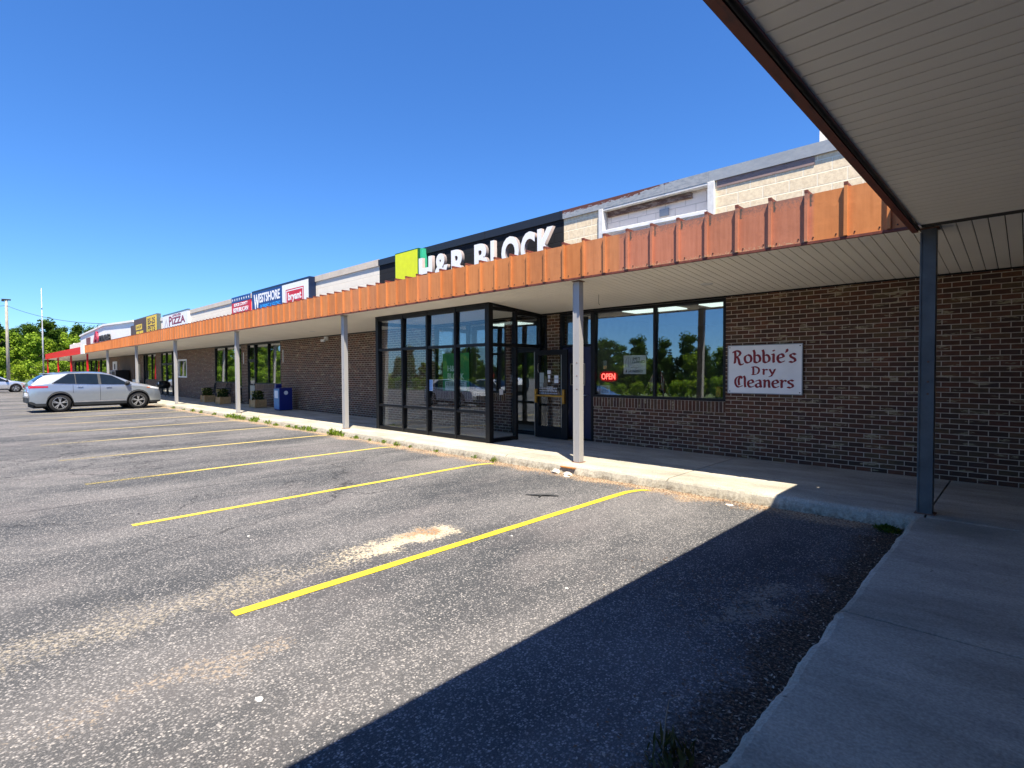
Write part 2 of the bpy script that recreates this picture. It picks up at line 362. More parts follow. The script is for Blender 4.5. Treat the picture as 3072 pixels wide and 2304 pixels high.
def text_mesh(name, body, mat, parent, org, ux, uy, width=None, height=None, extrude=.01, offset=0, shear=0, align='LEFT', sidemat=None, space=1.0):
    """lettering laid on a surface: org = lower-left corner, ux/uy unit vectors"""
    cu = bpy.data.curves.new(name, 'FONT'); cu.body = body; cu.size = 1; cu.extrude = extrude; cu.offset = offset; cu.shear = shear; cu.space_character = space; cu.resolution_u = 4
    tmp = bpy.data.objects.new('tmp', cu); C.objects.link(tmp)
    dg = bpy.context.evaluated_depsgraph_get(); me = bpy.data.meshes.new_from_object(tmp.evaluated_get(dg)); bpy.data.objects.remove(tmp)
    xs = [v.co.x for v in me.vertices]; ys = [v.co.y for v in me.vertices]
    x0, x1, y0, y1 = min(xs), max(xs), min(ys), max(ys)
    sx = width/(x1-x0) if width else None; sy = height/(y1-y0) if height else None
    sx = sx or sy; sy = sy or sx
    ux, uy = Vector(ux), Vector(uy); uz = ux.cross(uy); org = Vector(org)
    for v in me.vertices: v.co = org + ux*((v.co.x-x0)*sx) + uy*((v.co.y-y0)*sy) + uz*(v.co.z)
    me.materials.clear(); me.materials.append(mat)
    if sidemat:
        me.materials.append(sidemat); me.update()
        for p in me.polygons:
            if abs(p.normal.dot(uz)) < .5: p.material_index = 1
    o = bpy.data.objects.new(name, me); C.objects.link(o)
    if parent: o.parent = parent
    return o
UX, UZ = (1, 0, 0), (0, 0, 1)     # facing -y

W = 8.99; S = .14; KY = 6.60; FY = 6.68; VY = 7.38; PY = 6.85

# ------------------------------------------------------------------ ground
def gz(y):   # lot falls away behind the camera
    return 0.
    if y < -7: return -1.1
    t = (-0.6-y)/6.4; return -1.1*(3*t*t-2*t*t*t)
g = MB(); ys = [9.0, 6.0, 3, 0, -.6] + [-.6-6.4*i/12 for i in range(1, 13)] + [-13, -50]
xs = [-96, -60, -30, -10, 12, 40]
for i in range(len(ys)-1):
    for j in range(len(xs)-1):
        a, b, c, d = xs[j], xs[j+1], ys[i+1], ys[i]
        g.add([(a, c, gz(c)), (b, c, gz(c)), (b, d, gz(d)), (a, d, gz(d))], [(0, 1, 2, 3)])
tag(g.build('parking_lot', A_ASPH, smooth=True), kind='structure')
tg = NT('grass_ground'); pp = tg.pos(); tg.P('Base Color', tg.ramp(tg.noise(pp, .4, 6), [(.3, (.05, .085, .018)), (.7, (.12, .15, .04))])); tg.P('Roughness', .95)
g = MB(); yy = [1500, 60, 12, 3, -.6, -3.8, -7, -50, -1500]
for i in range(len(yy)-1):
    d, c = yy[i], yy[i+1]
    for a, b in ((-2000, -96), (-96, 12), (12, 2000)):
        g.add([(a, c, gz(c)-.03), (b, c, gz(c)-.03), (b, d, gz(d)-.03), (a, d, gz(d)-.03)], [(0, 1, 2, 3)])
tag(g.build('ground', tg.m), kind='structure')
# wooded rise to the west
g = MB(); N = 40
for i in range(N+1):
    for j in range(13):
        y = -260+560*i/N; x = -150-22*j
        h = (math.sin(min(1, j/8)*math.pi/2))*(7+2.2*math.sin(y*.021+1)+1.5*math.sin(y*.06))
        g.v.append((x, y, h-.2))
for i in range(N):
    for j in range(12): g.f.append((i*13+j, (i+1)*13+j, (i+1)*13+j+1, i*13+j+1)); g.m.append(0)
tag(g.build('hill', tg.m, smooth=True), kind='structure')

# sidewalks with crumbled edges
def jit(a, b=0, amp=.014, f=3.1): return amp*(noise.noise((a*f, b, 1.7))+.6*noise.noise((a*f*3.7, b, 9.1)))
def walk_front():
    g = MB(); x = -78.; cols = []; joints = sorted([-.74, -3.5]+[-3.5-3.05*k for k in range(1, 25)])
    while x < -.8:
        cols.append(x); x += .03 if x > -9 else (.08 if x > -20 else .4)
    cols += [-.8, 2.4]
    cols = [c for c in cols if not any(abs(c-j) < .012 for j in joints)]
    for j in joints: cols += [j-.009, j-.007, j+.007, j+.009]
    cols.sort(); rows = []
    for c in cols:
        dz = -.03 if any(abs(c-j) < .0075 for j in joints) else 0
        e = KY+(jit(c)+.5*jit(c, 3, .014, 9) if c < -.8 else 0); k = .012*noise.noise((c*5, 2, 2))
        rows.append([(c, e-.055+k*2+jit(c, 8, .02, 6), -.02), (c, e-.035+k, .05+k), (c, e-.012, .105+k), (c, e+.015, .128+dz+k*.3), (c, e+.05, S+dz), (c, 7.6, S+dz), (c, W+.15, S+dz)])
    n = 7
    for r in rows: g.v += r
    for i in range(len(rows)-1):
        for j in range(n-1): g.f.append((i*n+j, (i+1)*n+j, (i+1)*n+j+1, i*n+j+1)); g.m.append(1 if j > 3 and rows[i][5][2] < S-.02 and rows[i+1][5][2] < S-.02 else 0)
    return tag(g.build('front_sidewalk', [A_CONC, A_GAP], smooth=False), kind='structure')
walk_front()
def walk_side():
    g = MB(); y = -7.; cols = []; joints = [3.72, .75, -2.2, -5.2]
    while y < KY-.015: cols.append(y); y += .016
    cols = [c for c in cols if not any(abs(c-j) < .012 for j in joints)]+[KY-.012, KY-.004]
    for j in joints: cols += [j-.010, j-.0085, j+.0085, j+.010]
    cols.sort(); rows = []
    for c in cols:
        dz = -.03 if any(abs(c-j) < .009 for j in joints) else 0
        if c > KY-.005: dz = -.03
        e = -.822+.75*jit(c, 5)+1.0*jit(c, 4, .010, 9)+jit(c, 14, .006, 27); k = .012*noise.noise((c*5, 7, 2))
        rows.append([(e-.035+k*2, c, -1.3), (e-.03+k*2, c, -.02), (e-.025+k, c, .05+k), (e-.008, c, .105+k), (e+.012, c, .130+dz+k*.3), (e+.04, c, S+dz), (.8, c, S+dz), (2.4, c, S+dz)])
    n = 8
    for r in rows: g.v += r
    for i in range(len(rows)-1):
        for j in range(n-1): g.f.append((i*n+j+1, (i+1)*n+j+1, (i+1)*n+j, i*n+j)); g.m.append(1 if j > 4 and rows[i][6][2] < S-.02 and rows[i+1][6][2] < S-.02 else 0)
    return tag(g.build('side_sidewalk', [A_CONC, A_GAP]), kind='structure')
walk_side()

# parking lines
A_YEL = mat_yellow()
for i in range(19):
    x = -3.80-2.975*i; g = MB()
    y0 = 1.24 if i < 12 else 1.2
    pts = [(x, y0)]+[(x, y0+.25*k) for k in range(1, 20)]+[(x+.01, 6.10), (x+.06, 6.27), (x+.15, 6.38)]
    L, R = [], []
    for k, (a, b) in enumerate(pts):
        L.append((a-.049+.008*noise.noise((b*9, i, 0)), b, .004)); R.append((a+.049+.008*noise.noise((b*9, i, 5)), b, .004))
    for k in range(len(pts)-1): g.add([L[k], R[k], R[k+1], L[k+1]], [(0, 1, 2, 3)])
    tag(g.build('parking_line', A_YEL), kind='structure')

# ------------------------------------------------------------------ the plaza building
plaza = thing('shopping_plaza', 'long one storey brick shopping plaza with rust orange canopy fascia along its front', 'building', (0, 0, 0))
def wallseg(x0, x1, z0=S-.02, z1=2.95, y=W, m=None):
    g = MB(); g.box(x0, x1, y, y+.25, z0, z1); g.build('brick_wall', A_BRICK, plaza)
for a, b in [(-3.7, 2.4), (-7.63, -7.28), (-21.55, -11.62), (-25.79, -25.1), (-34.15, -29.45), (-36.5, -35.8), (-40.9, -39.7), (-52.0, -44.3), (-57.5, -52.0), (-79, -75.5)]:
    wallseg(a, b)
wallseg(-35.8, -34.15, S-.02, 1.26); wallseg(-35.8, -34.15, 2.31, 2.95)
for a, b in [(-6.40, -3.7), (-24.25, -21.55), (-29.45, -26.6), (-43.6, -40.9), (-11.62, -8.9)]:
    wallseg(a, b, S-.02, .868)
wallseg(-8.9, -8.75)
g = MB(); g.box(2.15, 2.40, -7, W, S-.02, 3.0); g.build('brick_wall', A_BRICK, plaza)
for a, b in [(-6.40, -3.7), (-24.25, -21.55), (-29.45, -26.6), (-43.6, -40.9), (-11.62, -8.9)]:
    g = MB(); g.box(a, b, W-.012, W+.23, .868, 1.055); g.build('soldier_sill', A_SOLD, plaza)
# wood boards on the far wall
A_WOOD = mat_weather('weathered_wood', (.10, .06, .035), (.17, .12, .08), (8, 8, .6), 3, (.4, .6), .8)
g = MB(); x = -51.8
while x < -46.9: g.box(x, x+.18, W-.04, W-.004, S, 2.8); x += .19
g.build('wood_cladding', A_WOOD, plaza)

# core / roof
g = MB(); g.box(-78.8, 2.4, 24.0, 24.2, -.1, 4.9); g.box(-79, -78.8, 9.3, 24.2, -.1, 4.9)
g.box(2.4, 2.6, -7, 24.2, -.1, 4.9); g.build('rear_wall', A_CREAM, plaza)
g = MB(); g.box(-78.8, 2.4, W+.26, 24, 4.55, 4.68); g.build('roof', A_GALV, plaza)
g = MB(); g.box(-78.8, 2.4, W+.26, 15, S-.06, S-.004, 1); g.box(-78.8, 2.15, W+.26, 15, 2.86, 2.92); g.box(-78.8, 2.15, 15, 15.1, 0, 2.9)
for x in (2.0, -7.5, -12.6, -21, -26, -36.6, -44.5, -57.3): g.box(x-.05, x+.05, W+.26, 15, S, 2.86)
g.build('interior_shell', [A_INT, A_CARP], plaza)

# parapet sections
for nm, a, b, m in [('block_parapet', -3.89, 2.4, A_STRIP), ('block_parapet', -7.15, -6.25, A_STRIP), ('block_parapet', -14.28, -7.15, A_BLKB),
                    ('block_parapet', -33.8, -14.28, A_CREAM), ('block_parapet', -46.6, -33.8, A_WHTB)]:
    g = MB(); g.box(a, b, W, W+.22, 2.97, 4.785); g.build(nm, m, plaza)
g = MB(); g.box(-6.25, -3.89, W+.12, W+.3, 2.97, 4.785); g.build('recessed_parapet', A_WHTB, plaza)
for a, b, m, zt in [(-3.98, 2.4, A_GALV, 4.965), (-7.15, -3.98, A_RUSTC, 4.965), (-14.28, -7.15, None, 4.965), (-33.8, -14.28, 'tan', 4.985), (-46.6, -33.8, 'white', 4.99)]:
    mm = m or A_BLACK
    if m == 'tan': mm = plain('tan_coping_metal', (.62, .54, .44), .55, var=.08)
    if m == 'white': mm = A_WIN
    if m is None: mm = mat_weather('black_coping_metal', (.016, .018, .024), (.10, .11, .12), (1, 1, 2), 5, (.66, .8), .45)
    g = MB(); g.box(a, b, W-.035, W+.32, 4.785, zt)
    x = a
    while x < b: g.box(x-.006, x+.006, W-.040, W-.03, 4.79, zt+.003); x += 2.35
    g.build('coping', mm, plaza)
A_PINK = mat_weather('coping_shadow_pink', (.34, .24, .21), (.22, .16, .15), (2, 2, 6), 4, (.5, .65), .7)
g = MB(); g.box(-3.86, -2.38, W-.012, W-.002, 4.66, 4.783); g.build('coping_shadow_strip', A_PINK, plaza)  # thin strip whose pinkish colour stands in for the shadow under the coping
g = MB(); g.box(-4.01, -3.89, W-.05, W+.1, 3.2, 4.783); g.box(-6.24, -6.14, W-.05, W+.1, 3.2, 4.783); g.box(-6.14, -4.01, W-.03, W+.1, 4.74, 4.783); g.build('recess_frame', A_WIN, plaza, bevel=.006)
A_ROTW = mat_weather('rotten_wood_strip', (.13, .065, .045), (.36, .26, .2), (2, 2, 9), 4, (.48, .56), .85)
g = MB(); g.hexa([(-6.10, W+.06, 4.63), (-4.35, W+.06, 4.63), (-4.35, W+.118, 4.63), (-6.10, W+.118, 4.63), (-6.10, W+.06, 4.74), (-4.35, W+.06, 4.71), (-4.35, W+.118, 4.71), (-6.10, W+.118, 4.74)]); g.build('header_board', A_ROTW, plaza)
for _a, _b in ((4.42, 4.55), (4.12, 4.2)):
    g = MB(); g.box(-4.98, -4.80, W+.09, W+.118, _a, _b); g.build('block_patch', A_GALV, plaza)
g = MB(); g.hexa([(-6.13, W-.07, 4.28), (-4.03, W-.07, 4.25), (-4.03, W+.02, 4.25), (-6.13, W+.02, 4.28), (-6.13, W-.07, 4.35), (-4.03, W-.07, 4.32), (-4.03, W+.02, 4.32), (-6.13, W+.02, 4.35)]); g.build('sign_rail', plain('white_fluorescent_tray', (.85, .85, .83), .4), plaza, bevel=.008)
g = MB(); g.box(-2.42, -1.2, W+.4, W+1.6, 4.7, 6.0); g.build('roof_hatch', A_CREAM, plaza)
# white gable section and far end
g = MB()
prof = [(-71.0, 2.97), (-71.0, 5.28), (-58.0, 5.62), (-46.6, 5.22), (-46.6, 2.97)]
vs = [(x, W-.02, z) for x, z in prof]+[(x, W+.25, z) for x, z in prof]
g.add(vs, [(4, 3, 2, 1, 0), (5, 6, 7, 8, 9)]+[(i, (i+1) % 5, 5+(i+1) % 5, 5+i) for i in range(5)])
A_WHITE = plain('white_painted_metal', (.90, .89, .86), .5, var=.05)
g.build('gable_parapet', A_WHITE, plaza)
g = MB()
for a, b in ((1, 2), (2, 3)):
    (x0, z0), (x1, z1) = prof[a], prof[b]
    g.hexa([(x0, W-.12, z0-.02), (x1, W-.12, z1-.02), (x1, W+.3, z1-.02), (x0, W+.3, z0-.02), (x0, W-.12, z0+.12), (x1, W-.12, z1+.12), (x1, W+.3, z1+.12), (x0, W+.3, z0+.12)])
g.build('gable_coping', A_WHITE, plaza)
g = MB(); g.box(-78.9, -71, W, W+.22, 2.97, 4.7); g.build('block_parapet', A_WHTB, plaza)
g = MB(); g.box(-67.3, -65.0, W-.05, W-.022, 4.0, 4.95); g.build('parapet_patch', plain('dull_red_patch', (.20, .07, .08), .7), plaza)
g = MB(); g.box(-56.5, -53.6, W-.035, W-.024, 3.9, 4.25); g.build('parapet_patch', plain('grey_pink_patch', (.32, .22, .2), .7), plaza)

# canopy: soffit planks, roof, fascia, ribs
def zs(y): return 3.02+(2.835-3.02)*(y-FY)/(W-FY)
g = MB(); sp = .1165; x = -78.6
while x < 2.1:
    y0 = FY+.02 if x < -.87 else 6.46
    if -52.8 < x < -50.8 and False: pass
    g.hexa([(x, y0, zs(y0)), (x+sp-.009, y0, zs(y0)), (x+sp-.009, W-.005, zs(W)), (x, W-.005, zs(W)), (x, y0, zs(y0)+.02), (x+sp-.009, y0, zs(y0)+.02), (x+sp-.009, W-.005, zs(W)+.02), (x, W-.005, zs(W)+.02)])
    x += sp
g.box(-.80, 2.14, 6.345, 6.46, 2.985, 3.02)
g.build('soffit', A_SOFF, plaza)
g = MB(); y = -7.0
while y < 6.25:
    g.box(-.80, 2.14, y, y+sp-.011, 2.98, 3.0); y += sp
g.box(-.80, 2.14, y, 6.343, 2.98, 3.0)
g.build('side_soffit', A_SOFF, plaza)
g = MB(); g.hexa([(-78.6, FY+.02, zs(FY)+.022), (2.1, FY+.02, zs(FY)+.022), (2.1, W-.004, zs(W)+.022), (-78.6, W-.004, zs(W)+.022), (-78.6, FY+.02, 3.25), (2.1, FY+.02, 3.25), (2.1, W-.004, 3.25), (-78.6, W-.004, 3.25)])
g.box(-.80, 2.14, -7, 6.69, 3.003, 3.249); g.build('canopy_roof', A_GAP, plaza)
g = MB(); g.box(-78.6, -3.7, W-.03, W-.002, zs(W)-.03, zs(W)-.002); g.box(-3.7, 2.1, W-.02, W-.002, zs(W)-.022, zs(W)-.002); g.build('soffit_trim', A_BLACK, plaza)
# fascia
def fascia_front(xa, xb, m, mt, name, ribs=True):
    g = MB(); g.box(xa, xb, FY, FY+.018, 3.035, 3.56, 0)
    g.box(xa, xb, FY+.018, FY+.22, 3.54, 3.56, 0)
    g.box(xa, xb, FY-.012, FY+.03, 3.005, 3.033, 1)
    i = 0
    if ribs:
        x = -1.055
        while x > xa:
            if x < xb:
                g.box(x-.032, x, FY-.040, FY-.001, 3.036, 3.575, 0)
                g.box(x-.032, x, FY-.001, FY+.15, 3.561, 3.605, 1)
                g.box(x-.034, x+.002, FY-.042, FY-.001, 3.5752, 3.607, 1)
                if x > -16:
                    for sx in (x+.06, x+.285):
                        if sx < xb-.02: g.lathe([(0, -.006), (.007, -.005), (.009, 0)], (sx+random.uniform(-.012, .012), FY-.001, 3.075+random.uniform(-.006, .006)), 8, 'y', 2)
            x -= .3853
    return g.build(name, [m, mt, A_SCREW], plaza)
fascia_front(-51.0, -.875, A_FASC, A_RUSTD, 'canopy_fascia')
A_RED = plain('red_painted_metal', (.82, .012, .014), .4, var=.1)
fascia_front(-77.0, -52.6, A_RED, A_RED, 'red_canopy_fascia', False)
g = MB(); g.box(-52.58, -51.02, FY-.06, FY+.3, 2.98, 3.66); g.build('canopy_divider', A_WHITE, plaza)
g = MB()   # side canopy fascia, seen from behind: underside lip and outer face with ribs
g.box(-.893, -.875, -7, FY-.05, 3.0, 3.60, 0); g.box(-.925, -.70, -7, FY-.05, 3.60, 3.612, 0)  # top cap added out of view to keep the cast shadow edge straight
g.box(-.878, -.828, -7, FY-.02, 2.955, 2.985, 1)
y = FY-.4
while y > -7: g.box(-.924, -.894, y-.016, y+.016, 3.08, 3.599, 0); y -= .3853
g.build('side_canopy_fascia', [mat_weather('dark_red_metal', (.23, .065, .035), (.12, .04, .03), (2, 2, 2), 3, (.45, .65), .6), mat_weather('dark_red_lip', (.17, .045, .028), (.09, .03, .025), (6, 1.5, 2), 3, (.5, .62), .6)], plaza)
g = MB(); g.tube([(-.814, -7, 2.968), (-.814, FY-.1, 2.968)], .013, 10); g.build('drip_edge', A_BLACK, plaza, smooth=True)
# posts
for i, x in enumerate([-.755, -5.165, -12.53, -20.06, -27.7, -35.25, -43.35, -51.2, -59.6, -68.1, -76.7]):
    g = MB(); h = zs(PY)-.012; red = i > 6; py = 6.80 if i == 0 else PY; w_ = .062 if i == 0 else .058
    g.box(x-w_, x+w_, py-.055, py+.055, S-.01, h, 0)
    g.box(x-w_-.006, x-w_+.012, py-.061, py+.02, S+.02, h-.03, 0)
    g.box(x-.085, x+.085, py-.08, py+.08, S-.008, S+.008, 1)
    g.box(x-.08, x+.08, py-.07, py+.07, h, h+.01, 1)
    for k in range(0 if red else 3):
        z = 1.35+.16*k+random.uniform(-.05, .05); g.lathe([(0, -.004), (.009, -.003), (.011, 0)], (x+.01, py-.056, z), 8, 'y', 1)
    m = plain('red_post_paint', (.60, .012, .02), .45) if red else (plain('shaded_post_paint', (.10, .108, .108), .5, var=.25, scale=5) if i == 0 else A_POST)  # first post: same paint, its colour darkened for the canopy shade
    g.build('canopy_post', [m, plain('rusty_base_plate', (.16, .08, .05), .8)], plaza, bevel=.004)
# storefront window bays
def frame_rect(g, x0, x1, z0, z1, y, t=.05, d=.11, mull=(), trans=(), m=0):
    g.box(x0, x0+t, y-.0, y+d, z0, z1, m); g.box(x1-t, x1, y, y+d, z0, z1, m)
    g.box(x0+t, x1-t, y, y+d, z0, z0+t, m); g.box(x0+t, x1-t, y, y+d, z1-t, z1, m)
    for q in mull: g.box(q-t/2, q+t/2, y+.003, y+d-.003, z0+t, z1-t, m)
    for (a, b, z) in trans: g.box(a+t/2, b-t/2, y+.006, y+d-.006, z-t/2, z+t/2, m)
def bay(x0, x1, z0, z1, mull=(), y=W+.0, glass=A_GLASS, t=.05, name='storefront_window', fm=None):
    g = MB(); frame_rect(g, x0, x1, z0, z1, y, t, .11, mull)
    fr = g.build(name, fm or A_BLACK, plaza, bevel=.004)
    xs_ = [x0]+list(mull)+[x1]
    for i in range(len(xs_)-1):
        p = MB(); p.pane(xs_[i]+t*.6, xs_[i+1]-t*.6, y+.05, z0+t*.8, z1-t*.8); p.build('glass_pane', glass, fr)
    return fr
bay(-6.42, -3.70, 1.057, 2.80, [-5.035]); bay(-24.25, -21.55, 1.057, 2.80, [-22.83]); bay(-29.45, -26.6, 1.057, 2.80, [-27.95])
bay(-43.6, -40.9, 1.057, 2.80, [-42.1]); bay(-11.62, -8.9, 1.057, 2.80, [-10.3]); bay(-35.8, -34.15, 1.26, 2.31, (), glass=A_GLASS2, t=.09, fm=A_WIN, y=W-.03)
bay(-75.5, -57.5, S, 2.80, [-73, -70.5, -68, -65.5, -63, -60.5], glass=A_GLASS2, t=.12)
bay(-44.3, -43.62, S, 2.8, (), glass=A_GLASS2); bay(-26.58, -25.8, S, 2.8, (), glass=A_GLASS2)
def door_bay(x0, x1, transom, solid=None, name='glass_door', bottom_panel=None, zdoor=2.08):
    g = MB(); t = .05; frame_rect(g, x0, x1, S, 2.80, W, t, .11, (), [(x0, x1, zdoor+.03)] if transom else ())
    fr = g.build('door_frame', A_BLACK, plaza, bevel=.004)
    if transom: p = MB(); p.pane(x0+.04, x1-.04, W+.05, zdoor+.05, 2.76); p.build('transom_pane', A_GLASS, fr)
    a, b = x0+.052, x1-.052; top = zdoor if transom else 2.74
    if solid:
        g = MB(); g.box(a, b, W+.02, W+.07, S+.01, top); d = g.build('solid_door', solid, plaza, bevel=.004)
        g = MB(); frame_rect(g, -7.0, -6.62, 1.28, 1.74, W+.008, .022, .012); g.build('door_light_frame', plain('beige_metal', (.30, .27, .22), .5), d)
        g = MB(); g.box(-6.98, -6.64, W+.012, W+.018, 1.30, 1.72); g.build('door_light', A_GLASS2, d)
        g = MB(); g.tube([(b-.08, W+.02, 1.08), (b-.08, W-.035, 1.08), (b-.19, W-.035, 1.08)], .011); g.build('handle', plain('satin_steel', (.5, .5, .5), .3, 1), d)
    else:
        g = MB(); frame_rect(g, a, b, S+.01, top, W+.03, .075, .045, (), [(a, b, 1.02)] if bottom_panel else ()); d = g.build(name, A_BLACK, plaza, bevel=.003)
        g = MB(); g.box(a+.07, b-.07, W+.05, W+.055, S+.07 if not bottom_panel else 1.03, top-.06); g.build('glass_pane', A_GLASS, d)
        if bottom_panel: g = MB(); g.box(a+.07, b-.07, W+.045, W+.05, S+.07, 1.0); g.build('kick_panel', bottom_panel, d)
        g = MB(); g.tube([(b-.05, W+.03, 1.3), (b-.05, W-.03, 1.28), (b-.05, W-.03, 1.0), (b-.05, W+.03, .98)], .01); g.build('handle', plain('satin_steel', (.5, .5, .5), .3, 1), d)
door_bay(-7.27, -6.42, True, plain('deep_purple_blue_door_paint', (.018, .017, .05), .45, var=.15))
door_bay(-25.08, -24.26, True, bottom_panel=plain('cream_door_blind', (.45, .42, .33), .7))
door_bay(-38.5, -37.1, True); door_bay(-39.65, -38.52, True)
door_bay(-8.72, -7.65, True)
g = MB(); g.box(-36.98, -36.5, W+.01, W+.2, S, 2.8); g.box(-37.08, -36.98, W-.04, W+.01, S, 2.8); g.build('black_pilaster', A_BLACK, plaza)
# interior ceiling lights
A_LAMP = plain('fluorescent_diffuser', (.85, .9, .88), .5, emit=(.85, 1., .93), es=.7)
for x0, y0 in ((-6.3, 9.9), (-4.6, 9.9), (-10.8, 10.2), (-23.8, 10.2), (-28.6, 10.2)):
    g = MB(); g.box(x0, x0+1.2, y0, y0+.55, 2.835, 2.855); g.build('ceiling_light', A_LAMP, plaza)
# soffit lights, hook, flood light
for x, y in ((-3.59, 8.0), (-16.9, 8.1), (-30.5, 8.1)):
    g = MB(); g.lathe([(0, -.012), (.05, -.012), (.062, -.006), (.085, -.012), (.095, 0)], (x, y, zs(y)-.001), 28, 'z'); g.build('recessed_light', A_WIN, plaza, smooth=True)
g = MB(); y = 7.86; g.tube([(-5.48, y, zs(y)), (-5.48, y, zs(y)-.16), (-5.46, y, zs(y)-.18)], .004, 6); g.build('soffit_hook', A_BLACK, plaza)
fl = MB(); fl.box(-17.72, -17.56, 8.9, W-.002, 2.66, 2.80); fl = fl.build('flood_light', A_WIN, plaza, bevel=.01)
for dx in (-.07, .07):
    g = MB(); g.lathe([(0, -.10), (.045, -.10), (.055, -.08), (.03, 0), (0, 0)], (-17.64+dx, 8.89, 2.66), 16, 'y'); o = g.build('lamp_head', A_WIN, fl, smooth=True)
for x in (-25.5, -21.28):
    g = MB(); g.box(x-.02, x+.02, W-.03, W-.003, 1.95, 2.45); g.build('wall_strip_light', A_WIN, plaza, bevel=.005)

# ------------------------------------------------------------------ projecting glass vestibule
vest = thing('glass_vestibule', 'black framed glass entrance box projecting from the brick front, its door standing open', 'entrance', (-9.9, 8.2, S))
def vbuild(g, name, m, parent=None, **k):
    o = g.build(name, m, parent or vest, **k)
    if not parent: o.location = (9.9, -8.2, -S)
    return o
vx0, vx1 = -11.95, -7.78; ztop = 2.96
mx = [-11.89, -10.80, -9.83, -8.84, -7.84]
g = MB()
for i, x in enumerate(mx):
    h = .06 if i in (0, 4) else .032; dy = .12 if i in (0, 4) else .13
    g.box(x-h, x+h, VY, VY+dy, S, ztop-.03)
for i in range(4):
    a, b = mx[i]+(.06 if i == 0 else .032), mx[i+1]-(.06 if i == 3 else .032)
    for z, hh in ((S+.045, .045), (.745, .028), (2.125, .03), (ztop-.07, .04)): g.box(a, b, VY+.01, VY+.11, z-hh, z+hh)
g.box(vx0, vx1, VY-.004, VY+.126, ztop-.03, ztop)
# side face towards the camera (x = vx1)
X = vx1
for y0, y1, zz in ((8.16, 8.22, 2.85), (W-.06, W-.001, 2.79)): g.box(X-.11, X-.002, y0, y1, S, zz)
for a, b, z in ((VY+.12, 8.16, S+.045), (VY+.12, 8.16, 2.125), (8.22, W-.06, 2.125), (VY+.12, 8.16, 2.86), (8.22, W-.06, 2.80)): g.box(X-.105, X-.008, a, b, z-.035, z+.035)
g.hexa([(X-.126, VY+.126, ztop-.03), (X+.003, VY+.126, ztop-.03), (X+.003, W-.002, 2.795), (X-.126, W-.002, 2.795), (X-.126, VY+.126, ztop-.008), (X+.003, VY+.126, ztop-.008), (X+.003, W-.002, 2.832), (X-.126, W-.002, 2.832)])
g.box(vx0, vx0+.1, VY+.13, W-.002, S, S+.08); g.box(vx0, vx0+.1, VY+.13, W-.002, 2.74, 2.83); g.box(vx0, vx0+.1, 8.16, 8.22, S+.08, 2.74)
vbuild(g, 'frame', A_BLACK, bevel=.004)
for i in range(4):
    a, b = mx[i]+.03, mx[i+1]-.03
    for z0, z1 in ((S+.08, .725), (.768, 2.10), (2.15, ztop-.1)):
        g = MB(); g.pane(a, b, VY+.055, z0, z1); vbuild(g, 'glass_pane', A_GLASSV)
for a, b, z0, z1 in ((VY+.12, 8.17, S+.08, 2.10), (VY+.12, 8.17, 2.15, 2.84), (8.21, W-.05, 2.15, 2.78)):
    g = MB(); g.box(X-.06, X-.054, a, b, z0, z1); vbuild(g, 'glass_pane', A_GLASSV)
for a, b in ((VY+.12, 8.17), (8.21, W-.02)):
    g = MB(); g.box(vx0+.05, vx0+.056, a, b, S+.07, ztop-.09); vbuild(g, 'glass_pane', A_GLASSV)
# open door leaf, parallel to the wall
LY = 8.74; lx0, lx1 = X+.015, X+.90
g = MB(); t_ = .10
g.box(lx0, lx0+t_, LY, LY+.045, S+.02, 2.03); g.box(lx1-.15, lx1, LY, LY+.045, S+.02, 2.03)
g.box(lx0+t_, lx1-.15, LY, LY+.045, S+.02, S+.26); g.box(lx0+t_, lx1-.15, LY, LY+.045, 1.92, 2.03)
leaf = vbuild(g, 'open_door', A_BLACK, bevel=.003); leaf['label'] = 'black framed glass door leaf swung open, with brass push bar and taped notices'
g = MB(); g.box(lx0+t_-.01, lx1-.14, LY+.02, LY+.026, S+.25, 1.93); g.build('glass_pane', A_GLASSV, leaf)
g = MB(); e = .006; A_ALU = plain('bare_aluminium', (.5, .48, .44), .4, .8)
g.box(lx1-.158, lx1-.148, LY-.004, LY-.0005, S+.26, 1.92); g.box(lx0-.014, lx0-.002, LY-.01, LY+.03, S+.03, 2.0); g.build('edge_bead', A_ALU, leaf)
A_BRASS = plain('brass_push_bar', (.55, .30, .06), .35, .7, var=.2, scale=10)
g = MB(); g.box(lx0+.03, lx0+.075, LY-.06, LY-.001, .90, 1.20); g.box(lx1-.09, lx1-.045, LY-.06, LY-.001, .90, 1.20); g.tube([(lx0+.05, LY-.06, 1.06), (lx1-.07, LY-.06, 1.06)], .022, 12); g.build('push_bar', A_BRASS, leaf, bevel=.006)
g = MB(); g.tube([(lx0+.10, LY-.001, 1.75), (lx0+.115, LY-.03, 1.70), (lx0+.11, LY-.03, 1.60), (lx0+.10, LY-.001, 1.55)], .006, 6); g.build('lock_lever', A_ALU, leaf)
A_PAPER = plain('white_paper', (.72, .74, .76), .8, var=.04); A_PAPD = plain('grey_green_paper', (.30, .36, .35), .8, var=.1)
A_INK = plain('dark_print', (.05, .05, .055), .7)
for (a, b, z0, z1, m) in ((.34, .43, 1.52, 1.60, A_PAPER), (.355, .415, 1.42, 1.50, A_PAPER), (.36, .41, 1.35, 1.40, A_PAPER), (.53, .64, 1.33, 1.41, A_PAPER), (.53, .64, 1.42, 1.49, A_PAPER), (.12, .24, 1.33, 1.55, A_PAPD), (.12, .22, 1.24, 1.32, A_PAPD)):
    g = MB(); g.box(lx0+a, lx0+b, LY+.014, LY+.018, z0, z1); g.build('notice', m, leaf)
